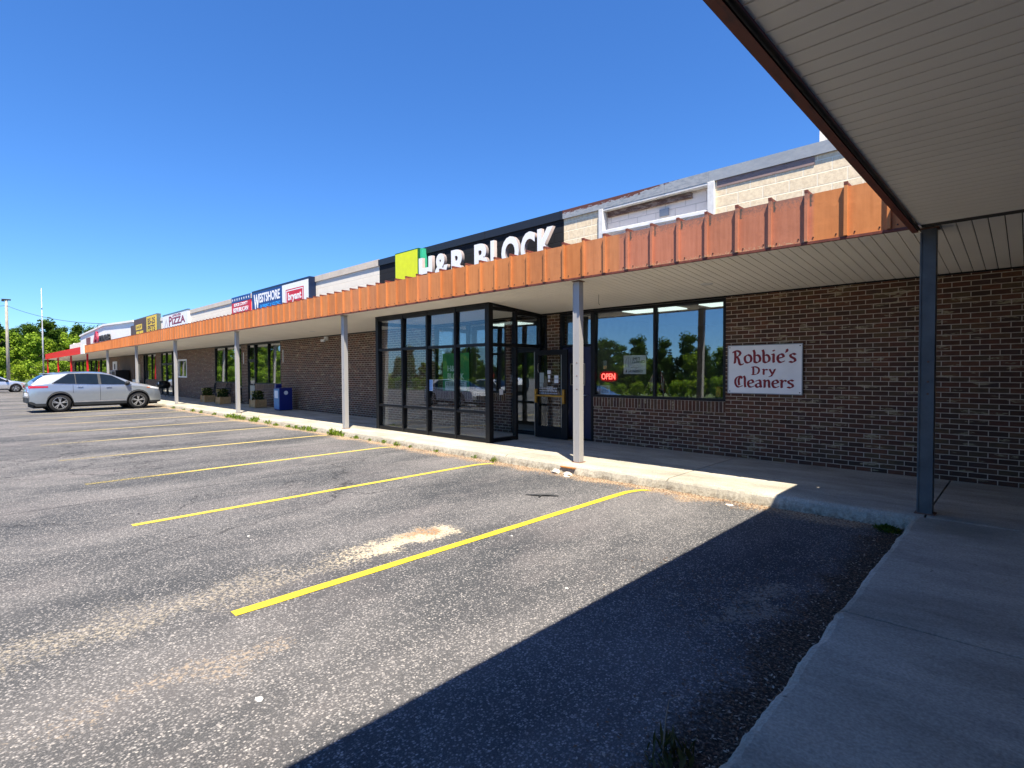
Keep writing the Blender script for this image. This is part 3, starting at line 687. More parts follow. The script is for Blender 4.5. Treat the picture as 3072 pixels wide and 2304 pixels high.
def scribble(leafo, x0, x1, z0, z1, y, n, mat, name, seed=1):
    g = MB(); R = random.Random(seed)
    for r in range(n):
        z = z1-(z1-z0)*(r+.5)/n; x = x0
        h = (z1-z0)/n*.55
        while x < x1-.01:
            l = R.uniform(.012, .05)*(x1-x0)/.4; g.box(x, min(x+l, x1), y-.002, y-.0005, z-h/2, z+h/2); x += l+.012*(x1-x0)/.4
    return g.build(name, mat, leafo)
scribble(leaf, lx0+.12, lx0+.62, 1.08, 1.24, LY+.014, 3, plain('faded_white_lettering', (.45, .47, .5), .7), 'door_lettering', 4)
text_mesh('door_lettering', 'STEAM\nCLEAN', A_PAPER, leaf, (lx0+.33, LY+.012, 1.17), UX, UZ, width=.16, extrude=.001)
# second closed leaf edge + interior things behind side glass
g = MB(); g.box(X-.058, X-.052, 7.72, 7.82, 1.10, 1.22); vbuild(g, 'notice', A_PAPER)
g = MB(); g.box(-9.88+.065, -9.68, VY+.050, VY+.054, 1.15, 1.40); nb = vbuild(g, 'window_sticker', plain('blue_white_sticker', (.55, .68, .82), .6))
g = MB()
for k in range(5):
    z = 1.37-.045*k; g.box(-9.80, -9.70, VY+.046, VY+.0495, z-.013, z+.013)
g.build('sticker_print', plain('blue_print', (.05, .22, .55), .6), nb)
# green tax-office poster on the inner wall
g = MB(); g.box(-11.25, -10.2, W-.012, W-.004, 1.07, 2.05)
pst = g.build('window_poster', plain('green_poster', (.02, .26, .07), .6, var=.3, scale=2)); tag(pst, 'green poster with pale H&R BLOCK letters hanging inside the glass vestibule', 'poster')
pl = plain('pale_green_letters', (.55, .78, .66), .6)
text_mesh('poster_lettering', 'H&R', pl, pst, (-11.05, W-.014, 1.58), UX, UZ, width=.42, height=.15, extrude=.002, offset=.02)
text_mesh('poster_lettering', 'BLOCK', pl, pst, (-11.05, W-.014, 1.38), UX, UZ, width=.66, height=.15, extrude=.002, offset=.02)
g = MB(); g.box(-11.15, -10.3, W-.02, W-.0125, 1.08, 1.32); o = g.build('appointment_notice', plain('pale_notice', (.50, .66, .58), .7), pst); scribble(pst, -11.1, -10.4, 1.2, 1.3, W-.0205, 2, plain('green_ink', (.03, .12, .08), .7), 'notice_print', 8)

# ------------------------------------------------------------------ signs
# nib lettering for the dry cleaner's board
def catmull(P, n=5):
    if len(P) < 3: return P
    Q = [P[0]]+list(P)+[P[-1]]; out = []
    for i in range(1, len(Q)-2):
        for k in range(n):
            t = k/n; p = []
            for c in (0, 1):
                a, b, d, e = Q[i-1][c], Q[i][c], Q[i+1][c], Q[i+2][c]
                p.append(.5*((2*b)+(-a+d)*t+(2*a-5*b+4*d-e)*t*t+(-a+3*b-3*d+e)*t**3))
            out.append(tuple(p))
    return out+[P[-1]]
def hull(pts):
    pts = sorted(set(pts)); 
    def half(ps):
        h = []
        for p in ps:
            while len(h) > 1 and (h[-1][0]-h[-2][0])*(p[1]-h[-2][1])-(h[-1][1]-h[-2][1])*(p[0]-h[-2][0]) <= 0: h.pop()
            h.append(p)
        return h
    a = half(pts); b = half(pts[::-1]); return a[:-1]+b[:-1]
GL = {
 'R': (1.0, [[(.12, 1.42), (.16, .9), (.14, .35), (.10, 0)], [(-.05, 1.30), (.10, 1.46), (.45, 1.46), (.66, 1.22), (.52, .88), (.20, .74)], [(.36, .72), (.50, .40), (.55, .10), (.62, -.14), (.80, -.22), (.92, -.12)]]),
 'o': (.80, [[(.34, .98), (.10, .82), (.03, .48), (.14, .12), (.36, .02), (.60, .16), (.68, .50), (.58, .84), (.34, .98)]]),
 'b': (.80, [[(.02, 1.50), (.10, 1.2), (.10, .6), (.12, .1)], [(.12, .12), (.34, .02), (.58, .16), (.66, .48), (.54, .82), (.32, .92), (.14, .80)]]),
 'i': (.42, [[(.04, .98), (.16, .94), (.16, .4), (.18, .04)], [(.15, 1.42), (.19, 1.38)]]),
 'e': (.72, [[(.10, .50), (.40, .58), (.58, .66), (.50, .92), (.30, .98), (.10, .80), (.04, .46), (.14, .12), (.36, .02), (.60, .14)]]),
 "'": (.22, [[(.08, 1.50), (.10, 1.36), (.02, 1.20)]]),
 's': (.60, [[(.52, .90), (.34, 1.0), (.12, .90), (.12, .68), (.30, .54), (.48, .40), (.50, .16), (.30, .02), (.04, .10)]]),
 'D': (1.0, [[(.10, 1.42), (.12, .7), (.10, .0)], [(-.06, 1.40), (.34, 1.44), (.72, 1.18), (.80, .68), (.62, .18), (.30, .02), (-.04, .02)]]),
 'r': (.60, [[(.02, .98), (.14, .92), (.12, .4), (.14, .02)], [(.14, .66), (.30, .92), (.48, .94), (.54, .84)]]),
 'y': (.74, [[(.02, .98), (.14, .60), (.30, .20)], [(.62, .98), (.48, .50), (.32, .06), (.16, -.30), (-.02, -.34)]]),
 'C': (.86, [[(.74, 1.20), (.66, 1.42), (.40, 1.46), (.12, 1.16), (.04, .68), (.16, .20), (.42, .0), (.74, .16)], [(.52, 1.40), (.40, .9), (.46, .3)]]),
 'l': (.34, [[(.02, 1.50), (.12, 1.2), (.12, .5), (.18, .04)]]),
 'a': (.74, [[(.10, .86), (.34, .98), (.50, .84), (.52, .4), (.60, .04)], [(.50, .56), (.26, .54), (.06, .36), (.10, .10), (.30, .02), (.50, .22)]]),
 'n': (.78, [[(.02, .98), (.12, .92), (.12, .4), (.12, .02)], [(.12, .66), (.30, .94), (.50, .92), (.56, .60), (.56, .2), (.62, .02)]]),
}
def nib_text(s_, x0, z0, width, xh, y, mat, parent, name, gap=.10):
    tot = sum(GL[c][0]+gap for c in s_)-gap; sx = width/tot; g = MB(); pen = 0; k = 0; ks = 0
    nw, th = .115, .045; ang = math.radians(28)
    nib = [(math.cos(ang)*a*nw-math.sin(ang)*b*th, math.sin(ang)*a*nw+math.cos(ang)*b*th) for a, b in ((-1, -1), (1, -1), (1, 1), (-1, 1))]
    for c in s_:
        adv, strokes = GL[c]
        for st in strokes:
            P = catmull(st, 4); ks += 1
            for i in range(len(P)-1):
                pts = hull([(round(P[i+q][0]+n_[0], 5), round(P[i+q][1]+n_[1], 5)) for q in (0, 1) for n_ in nib])
                k += 1; yy = y-.0006*(k % 4)-.0003*(ks % 2)
                g.add([(x0+(pen+px)*sx, yy, z0+pz*xh) for px, pz in pts], [tuple(range(len(pts)))])
        pen += adv+gap
    return g.build(name, mat, parent)
sg = thing('cleaners_sign', "white board reading Robbie's Dry Cleaners in dark red letters, screwed to the brick wall", 'sign', (-3.08, W, 1.6))
g = MB(); g.box(-.56, .56, -.035, -.002, -.385, .385); bd = g.build('board', plain('white_sign_board', (.86, .86, .86), .5, var=.04), sg, bevel=.003)
g = MB(); frame_rect(g, -.572, .572, -.397, .397, -.04, .012, .036); g.build('board_edge', A_GALV, sg)
g = MB()
for sx_ in (-.535, .535):
    for sz_ in (-.36, .36): g.lathe([(0, -.004), (.008, -.003), (.009, 0)], (sx_, -.036, sz_), 10, 'y')
g.build('board_screws', A_SCREW, sg)
A_MAR = plain('dark_red_sign_paint', (.24, .012, .018), .5, var=.1)
nib_text("Robbie's", -.47, .105, .95, .135, -.037, A_MAR, sg, 'sign_lettering', .08)
nib_text("Dry", -.17, -.085, .36, .088, -.037, A_MAR, sg, 'sign_lettering', .22)
nib_text("Cleaners", -.45, -.290, .90, .120, -.037, A_MAR, sg, 'sign_lettering', .08)
# tax office letters and green cube
cub = thing('green_cube_sign', 'bright lime green square box sign on black painted parapet', 'sign', (-12.54, W-.06, 4.22))
g = MB(); g.box(-.585, .535, -.16, .0, -1.0, .72); g.build('case', [plain('dark_green_case', (.01, .10, .03), .5)], cub, bevel=.01)
g = MB(); g.box(-.55, .50, -.166, -.161, -.97, .685); g.build('sign_face', plain('lime_green_face', (.74, .80, .015), .45, var=.06), cub)
g = MB(); g.box(.537, .64, -.10, .09, -1.0, .70); g.build('side_glow_panel', plain('teal_green_side', (.05, .50, .28), .5), cub)
hr = thing('channel_letter_sign', 'raised white channel letters H&R BLOCK on black painted parapet behind the canopy', 'sign', (-12.1, W-.1, 4.0))
A_LETW = plain('white_letter_face', (.88, .88, .88), .4, var=.02); A_LETS = plain('dirty_letter_side', (.30, .25, .24), .6)
for ch, a, b in (('H', -12.22, -11.62), ('&', -11.52, -10.92), ('R', -10.82, -10.25), ('B', -9.93, -9.45), ('L', -9.35, -9.0), ('O', -8.98, -8.42), ('C', -8.36, -7.93), ('K', -7.86, -7.36)):
    k_ = .976; o = text_mesh('letter', ch, A_LETW, hr, (a*k_+12.1, -.12, -.10), UX, UZ, width=(b-a)*k_, height=.72, extrude=.045, offset=.040, sidemat=A_LETS)
# plumber / republican light boxes
wb = thing('plumbing_light_box_sign', 'long dark blue and white light box reading WESTSHORE PLUMBING & HEATING and bryant', 'sign', (-21.3, W, 4.22)); wb.scale = (.896, .83, 1)
A_NAVY = plain('navy_sign', (.008, .05, .22), .4, var=.05); A_NVD = plain('dark_navy_case', (.008, .02, .06), .4)
g = MB(); g.box(-2.75, 3.2, -.30, 0, -1.0, .75); g.build('case', A_NVD, wb, bevel=.008)
g = MB(); g.box(-2.70, -.02+.65, -.306, -.301, -.95, .66); g.build('blue_panel', A_NAVY, wb)
g = MB(); g.box(.66, 2.75+.38, -.306, -.301, -.95, .66); g.build('white_panel', A_LETW, wb)
text_mesh('sign_lettering', 'W', A_LETW, wb, (-2.48, -.309, -.16), UX, UZ, width=.62, height=.74, extrude=.002, offset=.03)
text_mesh('sign_lettering', 'ESTSHORE', A_LETW, wb, (-1.82, -.309, .20), UX, UZ, width=2.25, height=.38, extrude=.002, offset=.03)
text_mesh('sign_lettering', 'PLUMBING & HEATING', plain('light_blue_letters', (.02, .30, .75), .5), wb, (-1.75, -.309, -.10), UX, UZ, width=2.2, height=.22, extrude=.002, offset=.03)
g = MB(); P = [(1.02, .46), (2.72, .46), (2.72, -.08), (1.87, -.32), (1.02, -.08)]
g.add([(x, -.308, z) for x, z in P], [(4, 3, 2, 1, 0)]); A_BRED = plain('sign_red', (.62, .015, .035), .45); g.build('shield', A_BRED, wb)
g = MB(); P2 = [(1.87+(x-1.87)*.93, .12+(z-.12)*.88) for x, z in P]; P3 = [(1.87+(x-1.87)*.87, .12+(z-.12)*.78) for x, z in P]
for i in range(5):
    j = (i+1) % 5; g.add([(P2[i][0], -.3095, P2[i][1]), (P2[j][0], -.3095, P2[j][1]), (P3[j][0], -.3095, P3[j][1]), (P3[i][0], -.3095, P3[i][1])], [(3, 2, 1, 0)])
g.build('shield_line', A_LETW, wb)
text_mesh('sign_lettering', 'bryant', A_LETW, wb, (1.25, -.3105, -.04), UX, UZ, width=1.25, height=.36, extrude=.002, offset=.035)
rp = thing('republican_sign', 'red sign with a row of white stars on blue, reading BENZIE COUNTY REPUBLICAN', 'sign', (-25.6, W, 4.3))
g = MB(); g.box(-1.13, 1.12, -.06, -.002, -.7, .44); g.build('red_panel', A_BRED, rp)
g = MB(); g.box(-1.13, 1.12, -.064, -.002, .441, .70); g.build('blue_band', A_NAVY, rp)
g = MB()
for k in range(8):
    cx_ = -.98+.28*k; q = []
    for i in range(10):
        r_ = .085 if i % 2 == 0 else .036; a_ = math.pi/2+i*math.pi/5; q.append((cx_+r_*math.cos(a_), -.0665, .57+r_*math.sin(a_)))
    q.append((cx_, -.0665, .57)); g.add(q, [(10, (i+1) % 10, i) for i in range(10)])
g.build('stars', A_LETW, rp)
text_mesh('sign_lettering', 'BENZIE COUNTY', A_LETW, rp, (-.82, -.064, .26), UX, UZ, width=1.65, height=.14, extrude=.002, offset=.02)
text_mesh('sign_lettering', 'REPUBLICAN', A_LETW, rp, (-.92, -.064, .0), UX, UZ, width=1.8, height=.2, extrude=.002, offset=.03)
pz = thing('pizza_sign', 'white sign with dark red PIZZA lettering and a pale slice emblem', 'sign', (-35.9, W, 4.28))
g = MB(); g.box(-2.6, 2.6, -.12, -.002, -.9, .72); g.build('board', A_LETW, pz)
g = MB(); g.box(-2.62, 2.62, -.13, -.002, .721, .78); g.build('top_edge', plain('teal_edge', (.10, .2, .25), .5), pz)
A_MAR2 = plain('maroon_letters', (.25, .02, .06), .5)
text_mesh('sign_lettering', 'P', A_MAR2, pz, (-1.2, -.123, .04), UX, UZ, width=.6, height=.56, extrude=.002, offset=.02)
text_mesh('sign_lettering', 'IZZA', A_MAR2, pz, (-.55, -.123, .09), UX, UZ, width=2.6, height=.40, extrude=.002, offset=.03)
text_mesh('sign_lettering', 'UPRIVER', A_MAR2, pz, (-.5, -.123, .53), UX, UZ, width=1.8, height=.13, extrude=.002, offset=.02)
g = MB(); P = [(-2.25, .0), (-1.80, .55), (-1.4, .0), (-1.55, .0), (-1.82, .36), (-2.08, .0)]
g.add([(x, -.1225, z) for x, z in P], [(0, 5, 4, 1), (1, 4, 3, 2)]); g.build('slice_emblem', plain('grey_emblem', (.55, .5, .52), .6), pz)
ys_ = thing('yellow_light_box_sign', 'tall yellow and dark brown light box sign between the white gable and the pizza sign', 'sign', (-42.45, W, 4.24)); ys_.scale = (1, .6, 1)
g = MB(); g.box(-3.3, 3.05, -.36, 0, -.9, 1.03); g.build('case', plain('olive_grey_case', (.12, .14, .13), .5), ys_, bevel=.01)
A_YS = plain('yellow_sign', (.85, .58, .03), .45); A_BRN = plain('brown_sign', (.10, .05, .035), .5)
g = MB(); g.box(-3.2, .3, -.366, -.361, -.85, .97); g.build('brown_panel', A_BRN, ys_)
g = MB(); g.box(.35, 2.95, -.366, -.361, -.85, .97); g.build('yellow_panel', A_YS, ys_)
g = MB(); g.box(-2.7, -.9, -.372, -.367, .26, .62); g.box(-2.6, -1.8, -.372, -.367, -.3, .16); g.box(-1.65, -.6, -.372, -.367, -.3, .16); g.build('yellow_patches', A_YS, ys_)
text_mesh('sign_lettering', 'BS-25', A_BRN, ys_, (.65, -.369, .44), UX, UZ, width=1.9, height=.42, extrude=.002, offset=.03)
text_mesh('sign_lettering', 'PETS', A_BRN, ys_, (.65, -.369, .0), UX, UZ, width=1.9, height=.38, extrude=.002, offset=.03)
text_mesh('sign_lettering', 'SHOP', A_BRN, ys_, (-2.5, -.374, .34), UX, UZ, width=1.4, height=.2, extrude=.002, offset=.02)
g = MB(); g.box(-47.6, -45.65, W-.06, W-.021, 3.9, 4.95); tag(g.build('brown_panel_sign', A_BRN), 'plain narrow brown board left of the yellow light box', 'sign')
ls = thing('far_logo_sign', 'red capital A with small black letters on the far white gable', 'sign', (-58, W, 4.4))
text_mesh('letter', 'A', plain('crimson_letter', (.45, .03, .07), .5), ls, (-4.6, -.12, -.1), UX, UZ, width=2.6, height=1.0, extrude=.06, offset=.04)
text_mesh('letter', 'rnes', A_INK, ls, (-1.7, -.12, -.1), UX, UZ, width=4.6, height=.5, extrude=.06, offset=.03)

# ------------------------------------------------------------------ things in the cleaner's window
wy = W+.09
op = thing('open_sign', 'red neon OPEN sign glowing in the cleaner window', 'neon sign', (-6.10, wy, 1.47))
g = MB(); n = 28; a_, b_ = .205, .10
vs = []
for k in range(n):
    t = 2*math.pi*k/n; vs.append((a_*math.copysign(abs(math.cos(t))**.6, math.cos(t)), b_*math.copysign(abs(math.sin(t))**.6, math.sin(t))))
g.add([(x, .0, z) for x, z in vs]+[(x, .02, z) for x, z in vs], [tuple(range(n)), tuple(range(n, 2*n))[::-1]]+[(i, (i+1) % n, n+(i+1) % n, n+i) for i in range(n)])
g.build('backing', plain('dark_red_backing', (.10, .006, .008), .3, emit=(.5, .0, .01), es=.25), op)
text_mesh('neon_tubes', 'OPEN', plain('red_neon', (.9, .1, .08), .4, emit=(1., .09, .07), es=3.), op, (-.16, -.004, -.06), UX, UZ, width=.32, height=.12, extrude=.003, offset=.004)
sh = thing('shirts_sign', 'pale placard in the cleaner window reading SHIRTS CLEANED & LAUNDERED', 'sign', (-5.50, wy, 1.70))
g = MB(); g.box(-.245, .245, 0, .006, -.18, .18); g.build('board', plain('pale_blue_white_board', (.86, .90, .90), .6, var=.05), sh)
text_mesh('sign_lettering', 'SHIRTS', A_INK, sh, (-.05, -.002, .09), UX, UZ, width=.17, height=.05, extrude=.001, shear=.3, offset=.01)
text_mesh('sign_lettering', 'CLEANED', A_INK, sh, (-.05, -.002, .03), UX, UZ, width=.27, height=.05, extrude=.001, shear=.3, offset=.01)
text_mesh('sign_lettering', '& LAUNDERED', A_INK, sh, (-.20, -.002, -.15), UX, UZ, width=.38, height=.05, extrude=.001, shear=.3, offset=.01)
g = MB(); g.tube([(-.20, -.002, -.05), (-.20, -.002, .06), (-.17, -.002, .12), (-.13, -.002, .14), (-.09, -.002, .12), (-.08, -.002, .0)], .003, 5); g.tube([(-.13, -.002, .13), (-.13, -.002, -.06)], .003, 5)
g.tube([(-.08, -.002, -.06), (-.02, -.002, -.04), (.03, -.002, -.07), (.1, -.002, -.04)], .004, 5); g.build('shirt_drawing', plain('grey_ink', (.2, .25, .27), .7), sh)
nt_ = MB(); nt_.box(-6.29, -6.06, wy, wy+.002, 1.11, 1.29); nt_ = nt_.build('paper_notice', plain('pale_green_paper', (.62, .72, .66), .8)); tag(nt_, 'pale green typed notice in the lower left corner of the cleaner window', 'notice')
scribble(nt_, -6.26, -6.09, 1.13, 1.27, wy-.0005, 6, plain('grey_type', (.25, .3, .28), .7), 'typed_lines', 3)
st_ = thing('hours_sticker', 'small pale and yellow sticker above the OPEN sign', 'sticker', (-6.18, wy, 1.70))
g = MB(); g.box(-.04, .04, 0, .002, -.01, .09); g.build('upper_part', A_PAPD, st_); g = MB(); g.box(-.04, .04, 0, .002, -.085, -.012); g.build('lower_part', plain('pale_yellow_sticker', (.6, .55, .25), .7), st_)
g = MB(); g.lathe([(0, -.001), (.04, -.001), (.04, .001)], (-6.345, wy, 1.21), 20, 'y'); tag(g.build('round_sticker', A_PAPER), 'round white sticker at the lower left edge of the cleaner window', 'sticker')
g = MB(); g.box(-3.95, -3.86, wy+.1, wy+.18, 1.12, 1.26); g.lathe([(.02, 0), (.06, .0), (.07, .03), (.02, .04)], (-3.905, wy+.14, 1.26), 14, 'z'); tag(g.build('trophy', plain('gold_trophy', (.5, .3, .06), .35, .6)), 'small gold trophy on the sill in the right pane', 'trophy')
t = NT('flag_stripes'); s_ = t.sep(t.obj()); t.P('Base Color', t.mix(t.math('GREATER_THAN', t.math('SINE', t.math('MULTIPLY', s_[0], 170.)), 0), (.62, .55, .5), (.22, .02, .03))); t.P('Roughness', .8); A_FLAG = t.m
for i, (x0, x1, sgn) in enumerate(((-5.41, -5.12, 1), (-4.80, -5.03, -1))):
    f = thing('window_flag', ('striped flag drooping from a stick left' if sgn > 0 else 'striped flag drooping from a stick right')+' of the window mullion', 'flag', (x0, wy+.12, 1.07))
    L = x1-x0
    g = MB(); g.tube([(0, 0, 0), (L, 0, .56)], .006, 8); g.lathe([(0, .0), (.01, .005), (.0, .025)], (L, 0, .56), 8); g.build('stick', plain('tan_stick', (.42, .36, .22), .6), f)
    g = MB(); nr, nc = 12, 9
    for r in range(nr+1):
        for c in range(nc+1):
            tt = .92-.38*c/nc; drop = (.34-.10*c/nc)*r/nr
            px = L*tt+sgn*.006*math.sin(r*1.1+c); g.v.append((px+sgn*.03*math.sin(c*.9)*r/nr, .03*math.sin(c*1.9+r*.25)*(r/nr)+.0, .56*tt-drop))
    for r in range(nr):
        for c in range(nc): q = r*(nc+1)+c; g.f.append((q, q+1, q+nc+2, q+nc+1)); g.m.append(0)
    g.build('cloth', A_FLAG, f, smooth=True)

# ------------------------------------------------------------------ sidewalk furniture
A_PBLUE = plain('royal_blue_box_paint', (.012, .022, .17), .4, var=.1); A_LB = plain('light_blue_panel', (.06, .22, .42), .45, var=.15)
nb = thing('newspaper_box', 'royal blue newspaper vending box against the brick wall under the window edge', 'newspaper box', (-20.2, 8.5, S))
g = MB(); g.box(-.26, .24, -.24, .24, .02, .84); g.build('body', A_PBLUE, nb, bevel=.015)
g = MB(); g.box(-.24, .22, -.255, -.242, .06, .80); g.build('front_panel', A_LB, nb, bevel=.004)
g = MB(); g.box(-.16, .14, -.262, -.256, .46, .74); g.build('display_window', A_PAPER, nb)
g = MB(); g.box(-.26, -.12, -.22, .0, .841, .98); g.build('coin_mechanism', A_PBLUE, nb, bevel=.01)
g = MB(); g.lathe([(0, .006), (.075, .006), (.075, 0)], (.241, .0, .66), 24, 'x'); lo = g.build('oval_badge', A_PAPER, nb); 
g = MB(); g.box(-.24, .22, -.22, .22, 0, .019); g.build('base', A_BLACK, nb)
A_PLW = plain('tan_planter_wood', (.46, .28, .12), .75, var=.25, scale=9); A_DKL = mat_leaf('dark_plant_leaf', (.02, .035, .012), (.07, .10, .03)); A_YFL = plain('yellow_flowers', (.55, .45, .12), .7)
def planter(loc, label):
    p = thing('wooden_planter', label, 'planter', loc, 0, 'wooden planters along the storefront')
    g = MB(); g.box(-.27, .27, -.2, .2, .02, .32)
    for q in (-.2, .1): g.box(-.28, .28, -.207, -.2, .05+(q+.2)*.5, .14+(q+.2)*.5)
    for sx_ in (-.28, .28):
        for sy_ in (-.21, .21): g.box(sx_-.02, sx_+.02, sy_-.02, sy_+.02, 0, .34)
    g.build('box', A_PLW, p)
    g = MB(); R = random.Random(3)
    for k in range(420):
        a = R.uniform(0, 6.28); r = R.random()**.5*.28; z = .32+R.random()**1.3*.36; c = Vector((r*math.cos(a), r*math.sin(a)*.8, z)); u = Vector((R.uniform(-1, 1), R.uniform(-1, 1), R.uniform(-.4, 1))).normalized()*.05; v = u.cross(Vector((R.random(), R.random(), R.random()))).normalized()*.022
        g.add([c-u, c+v, c+u, c-v], [(0, 1, 2, 3)])
    g.build('foliage', A_DKL, p)
    g = MB()
    for k in range(60):
        c = Vector((R.uniform(-.26, .02), R.uniform(-.2, .1), R.uniform(.45, .66))); r = R.uniform(.012, .028)
        g.add([c+Vector(q)*r for q in ((1, 0, 0), (-1, 0, 0), (0, 1, 0), (0, -1, 0), (0, 0, 1), (0, 0, -1))], [(0, 2, 4), (2, 1, 4), (1, 3, 4), (3, 0, 4), (2, 0, 5), (1, 2, 5), (3, 1, 5), (0, 3, 5)])
    g.build('blossom', A_YFL, p); return p
planter((-22.45, 8.42, S), 'tan wooden planter with yellow blossoms beside the door with the cream lower panel')
planter((-26.1, 8.28, S), 'tan wooden planter in front of the right patio chair')
planter((-28.3, 8.3, S), 'tan wooden planter in front of the left patio chair')
def chair(loc, label, rz):
    c = thing('patio_chair', label, 'chair', loc, rz, 'black metal patio chairs')
    g = MB(); g.box(-.26, .26, -.24, .24, .40, .43); g.build('seat', A_BLACK, c, bevel=.01)
    g = MB(); P = [(-.26, .22, .42), (-.27, .27, .75), (-.18, .30, .93), (0, .31, .98), (.18, .30, .93), (.27, .27, .75), (.26, .22, .42)]
    g.tube(P, .014, 8)
    for x in (-.16, -.08, 0, .08, .16): g.tube([(x, .235, .43), (x, .29, .9)], .007, 6)
    g.build('backrest', A_BLACK, c)
    for sx_ in (-1, 1):
        g = MB(); g.tube([(sx_*.27, .24, .66), (sx_*.29, -.02, .67), (sx_*.29, -.22, .63), (sx_*.27, -.24, .42)], .012, 8); g.build('armrest', A_BLACK, c)
        for sy_ in (-1, 1): g = MB(); g.tube([(sx_*.25, sy_*.22, .41), (sx_*.28, sy_*.26, 0)], .012, 8); g.build('leg', A_BLACK, c)
chair((-27.2, 8.62, S), 'black metal patio chair standing between the two planters under the window', 0.1)
chair((-29.1, 8.6, S), 'black metal patio chair left of the window by the brick wall', -.15)
# dark cart with white disc near far glass doors
ct = thing('grill_cart', 'black barbecue cart with a round white knob near the far glass doors', 'cart', (-36.4, 8.35, S))
g = MB(); g.lathe([(0, .95), (.2, .93), (.33, .82), (.36, .68), (.33, .56), (.15, .48), (0, .47)], (0, 0, 0), 20); g.build('bowl', A_BLACK, ct, smooth=True)
for a in (.6, 2.7, 4.7): g = MB(); g.tube([(.2*math.cos(a), .2*math.sin(a), .52), (.36*math.cos(a), .36*math.sin(a), 0)], .014, 8); g.build('leg', A_BLACK, ct)
g = MB(); g.lathe([(0, -.02), (.06, -.015), (.075, 0), (.06, .015), (0, .02)], (.25, -.30, .80), 16, 'y'); g.build('white_knob', A_PAPER, ct)
g = MB(); g.box(-.75, -.36, -.2, .2, .66, .69); g.build('side_shelf', A_BLACK, ct)
ic = thing('ice_chest', 'grey rimmed dark ice chest against the far wall behind the silver car', 'ice chest', (-49.5, 8.45, S))
g = MB(); g.box(-1.6, 1.5, -.42, .42, .05, 1.6); g.build('cabinet', A_BLACK, ic, bevel=.04)
g = MB(); frame_rect(g, -.05, 1.45, .4, 1.56, -.45, .06, .03); frame_rect(g, -1.55, -.12, .4, 1.56, -.45, .06, .03); g.build('door_rims', plain('grey_rim', (.35, .37, .4), .5), ic)
g = MB(); g.box(-54.6, -53.0, W-.05, W-.003, 1.65, 2.45); po = g.build('wall_poster', A_WIN); tag(po, 'white poster in a frame on the far dark brick wall', 'poster')
g = MB(); g.box(-54.0, -53.5, W-.056, W-.051, 1.8, 2.25); g.build('poster_picture', A_INK, po)
g = MB(); g.box(-45.9, -45.1, W-.06, W-.003, 1.0, 2.15); tag(g.build('menu_board', plain('tan_menu_board', (.42, .36, .24), .7, var=.2, scale=14)), 'tall tan board on the brick beside the far window', 'sign')
bn = thing('slatted_bench', 'bench with white striped backrest below the tan board', 'bench', (-45.0, 8.45, S))
g = MB(); g.box(-1.0, 1.0, -.22, .22, .40, .44); g.build('seat', A_BLACK, bn)
g = MB()
for k in range(9): g.box(-.95+.23*k, -.82+.23*k, .2, .23, .5, .92)
g.build('backrest', A_WIN, bn)
for sx_ in (-.9, .9): g = MB(); g.box(sx_-.03, sx_+.03, -.2, .24, 0, .40); g.build('leg', A_BLACK, bn)

# ------------------------------------------------------------------ vehicles
def lerp(P, x):
    if x <= P[0][0]: return P[0][1]
    for i in range(len(P)-1):
        if x <= P[i+1][0]:
            a, b = P[i], P[i+1]; t = (x-a[0])/(b[0]-a[0]); return a[1]+(b[1]-a[1])*t
    return P[-1][1]
def smooth_prof(P, n=140):
    a, b = P[0][0], P[-1][0]; xs_ = [a+(b-a)*i/n for i in range(n+1)]; z = [lerp(P, x) for x in xs_]
    for _ in range(2): z = [z[0]]+[(z[i-1]+2*z[i]+z[i+1])/4 for i in range(1, n)]+[z[-1]]
    return list(zip(xs_, z))
A_TYRE = plain('tyre_rubber', (.018, .018, .018), .85); A_RIM = plain('alloy_rim', (.60, .61, .62), .3, .75); A_CGL = mat_glass('car_glass', .06, (.3, .33, .36))
A_PLAST = plain('dark_plastic_trim', (.03, .032, .034), .6); A_TAIL = plain('red_tail_lamp', (.45, .01, .02), .25, coat=.6); A_HEAD = plain('clear_head_lamp', (.6, .62, .65), .15, coat=.8); A_CHR = plain('chrome_trim', (.7, .71, .73), .15, .9)
A_WELL = plain('wheel_well_black', (.008, .008, .008), .9); A_AMB = plain('amber_lens', (.6, .18, .08), .3)
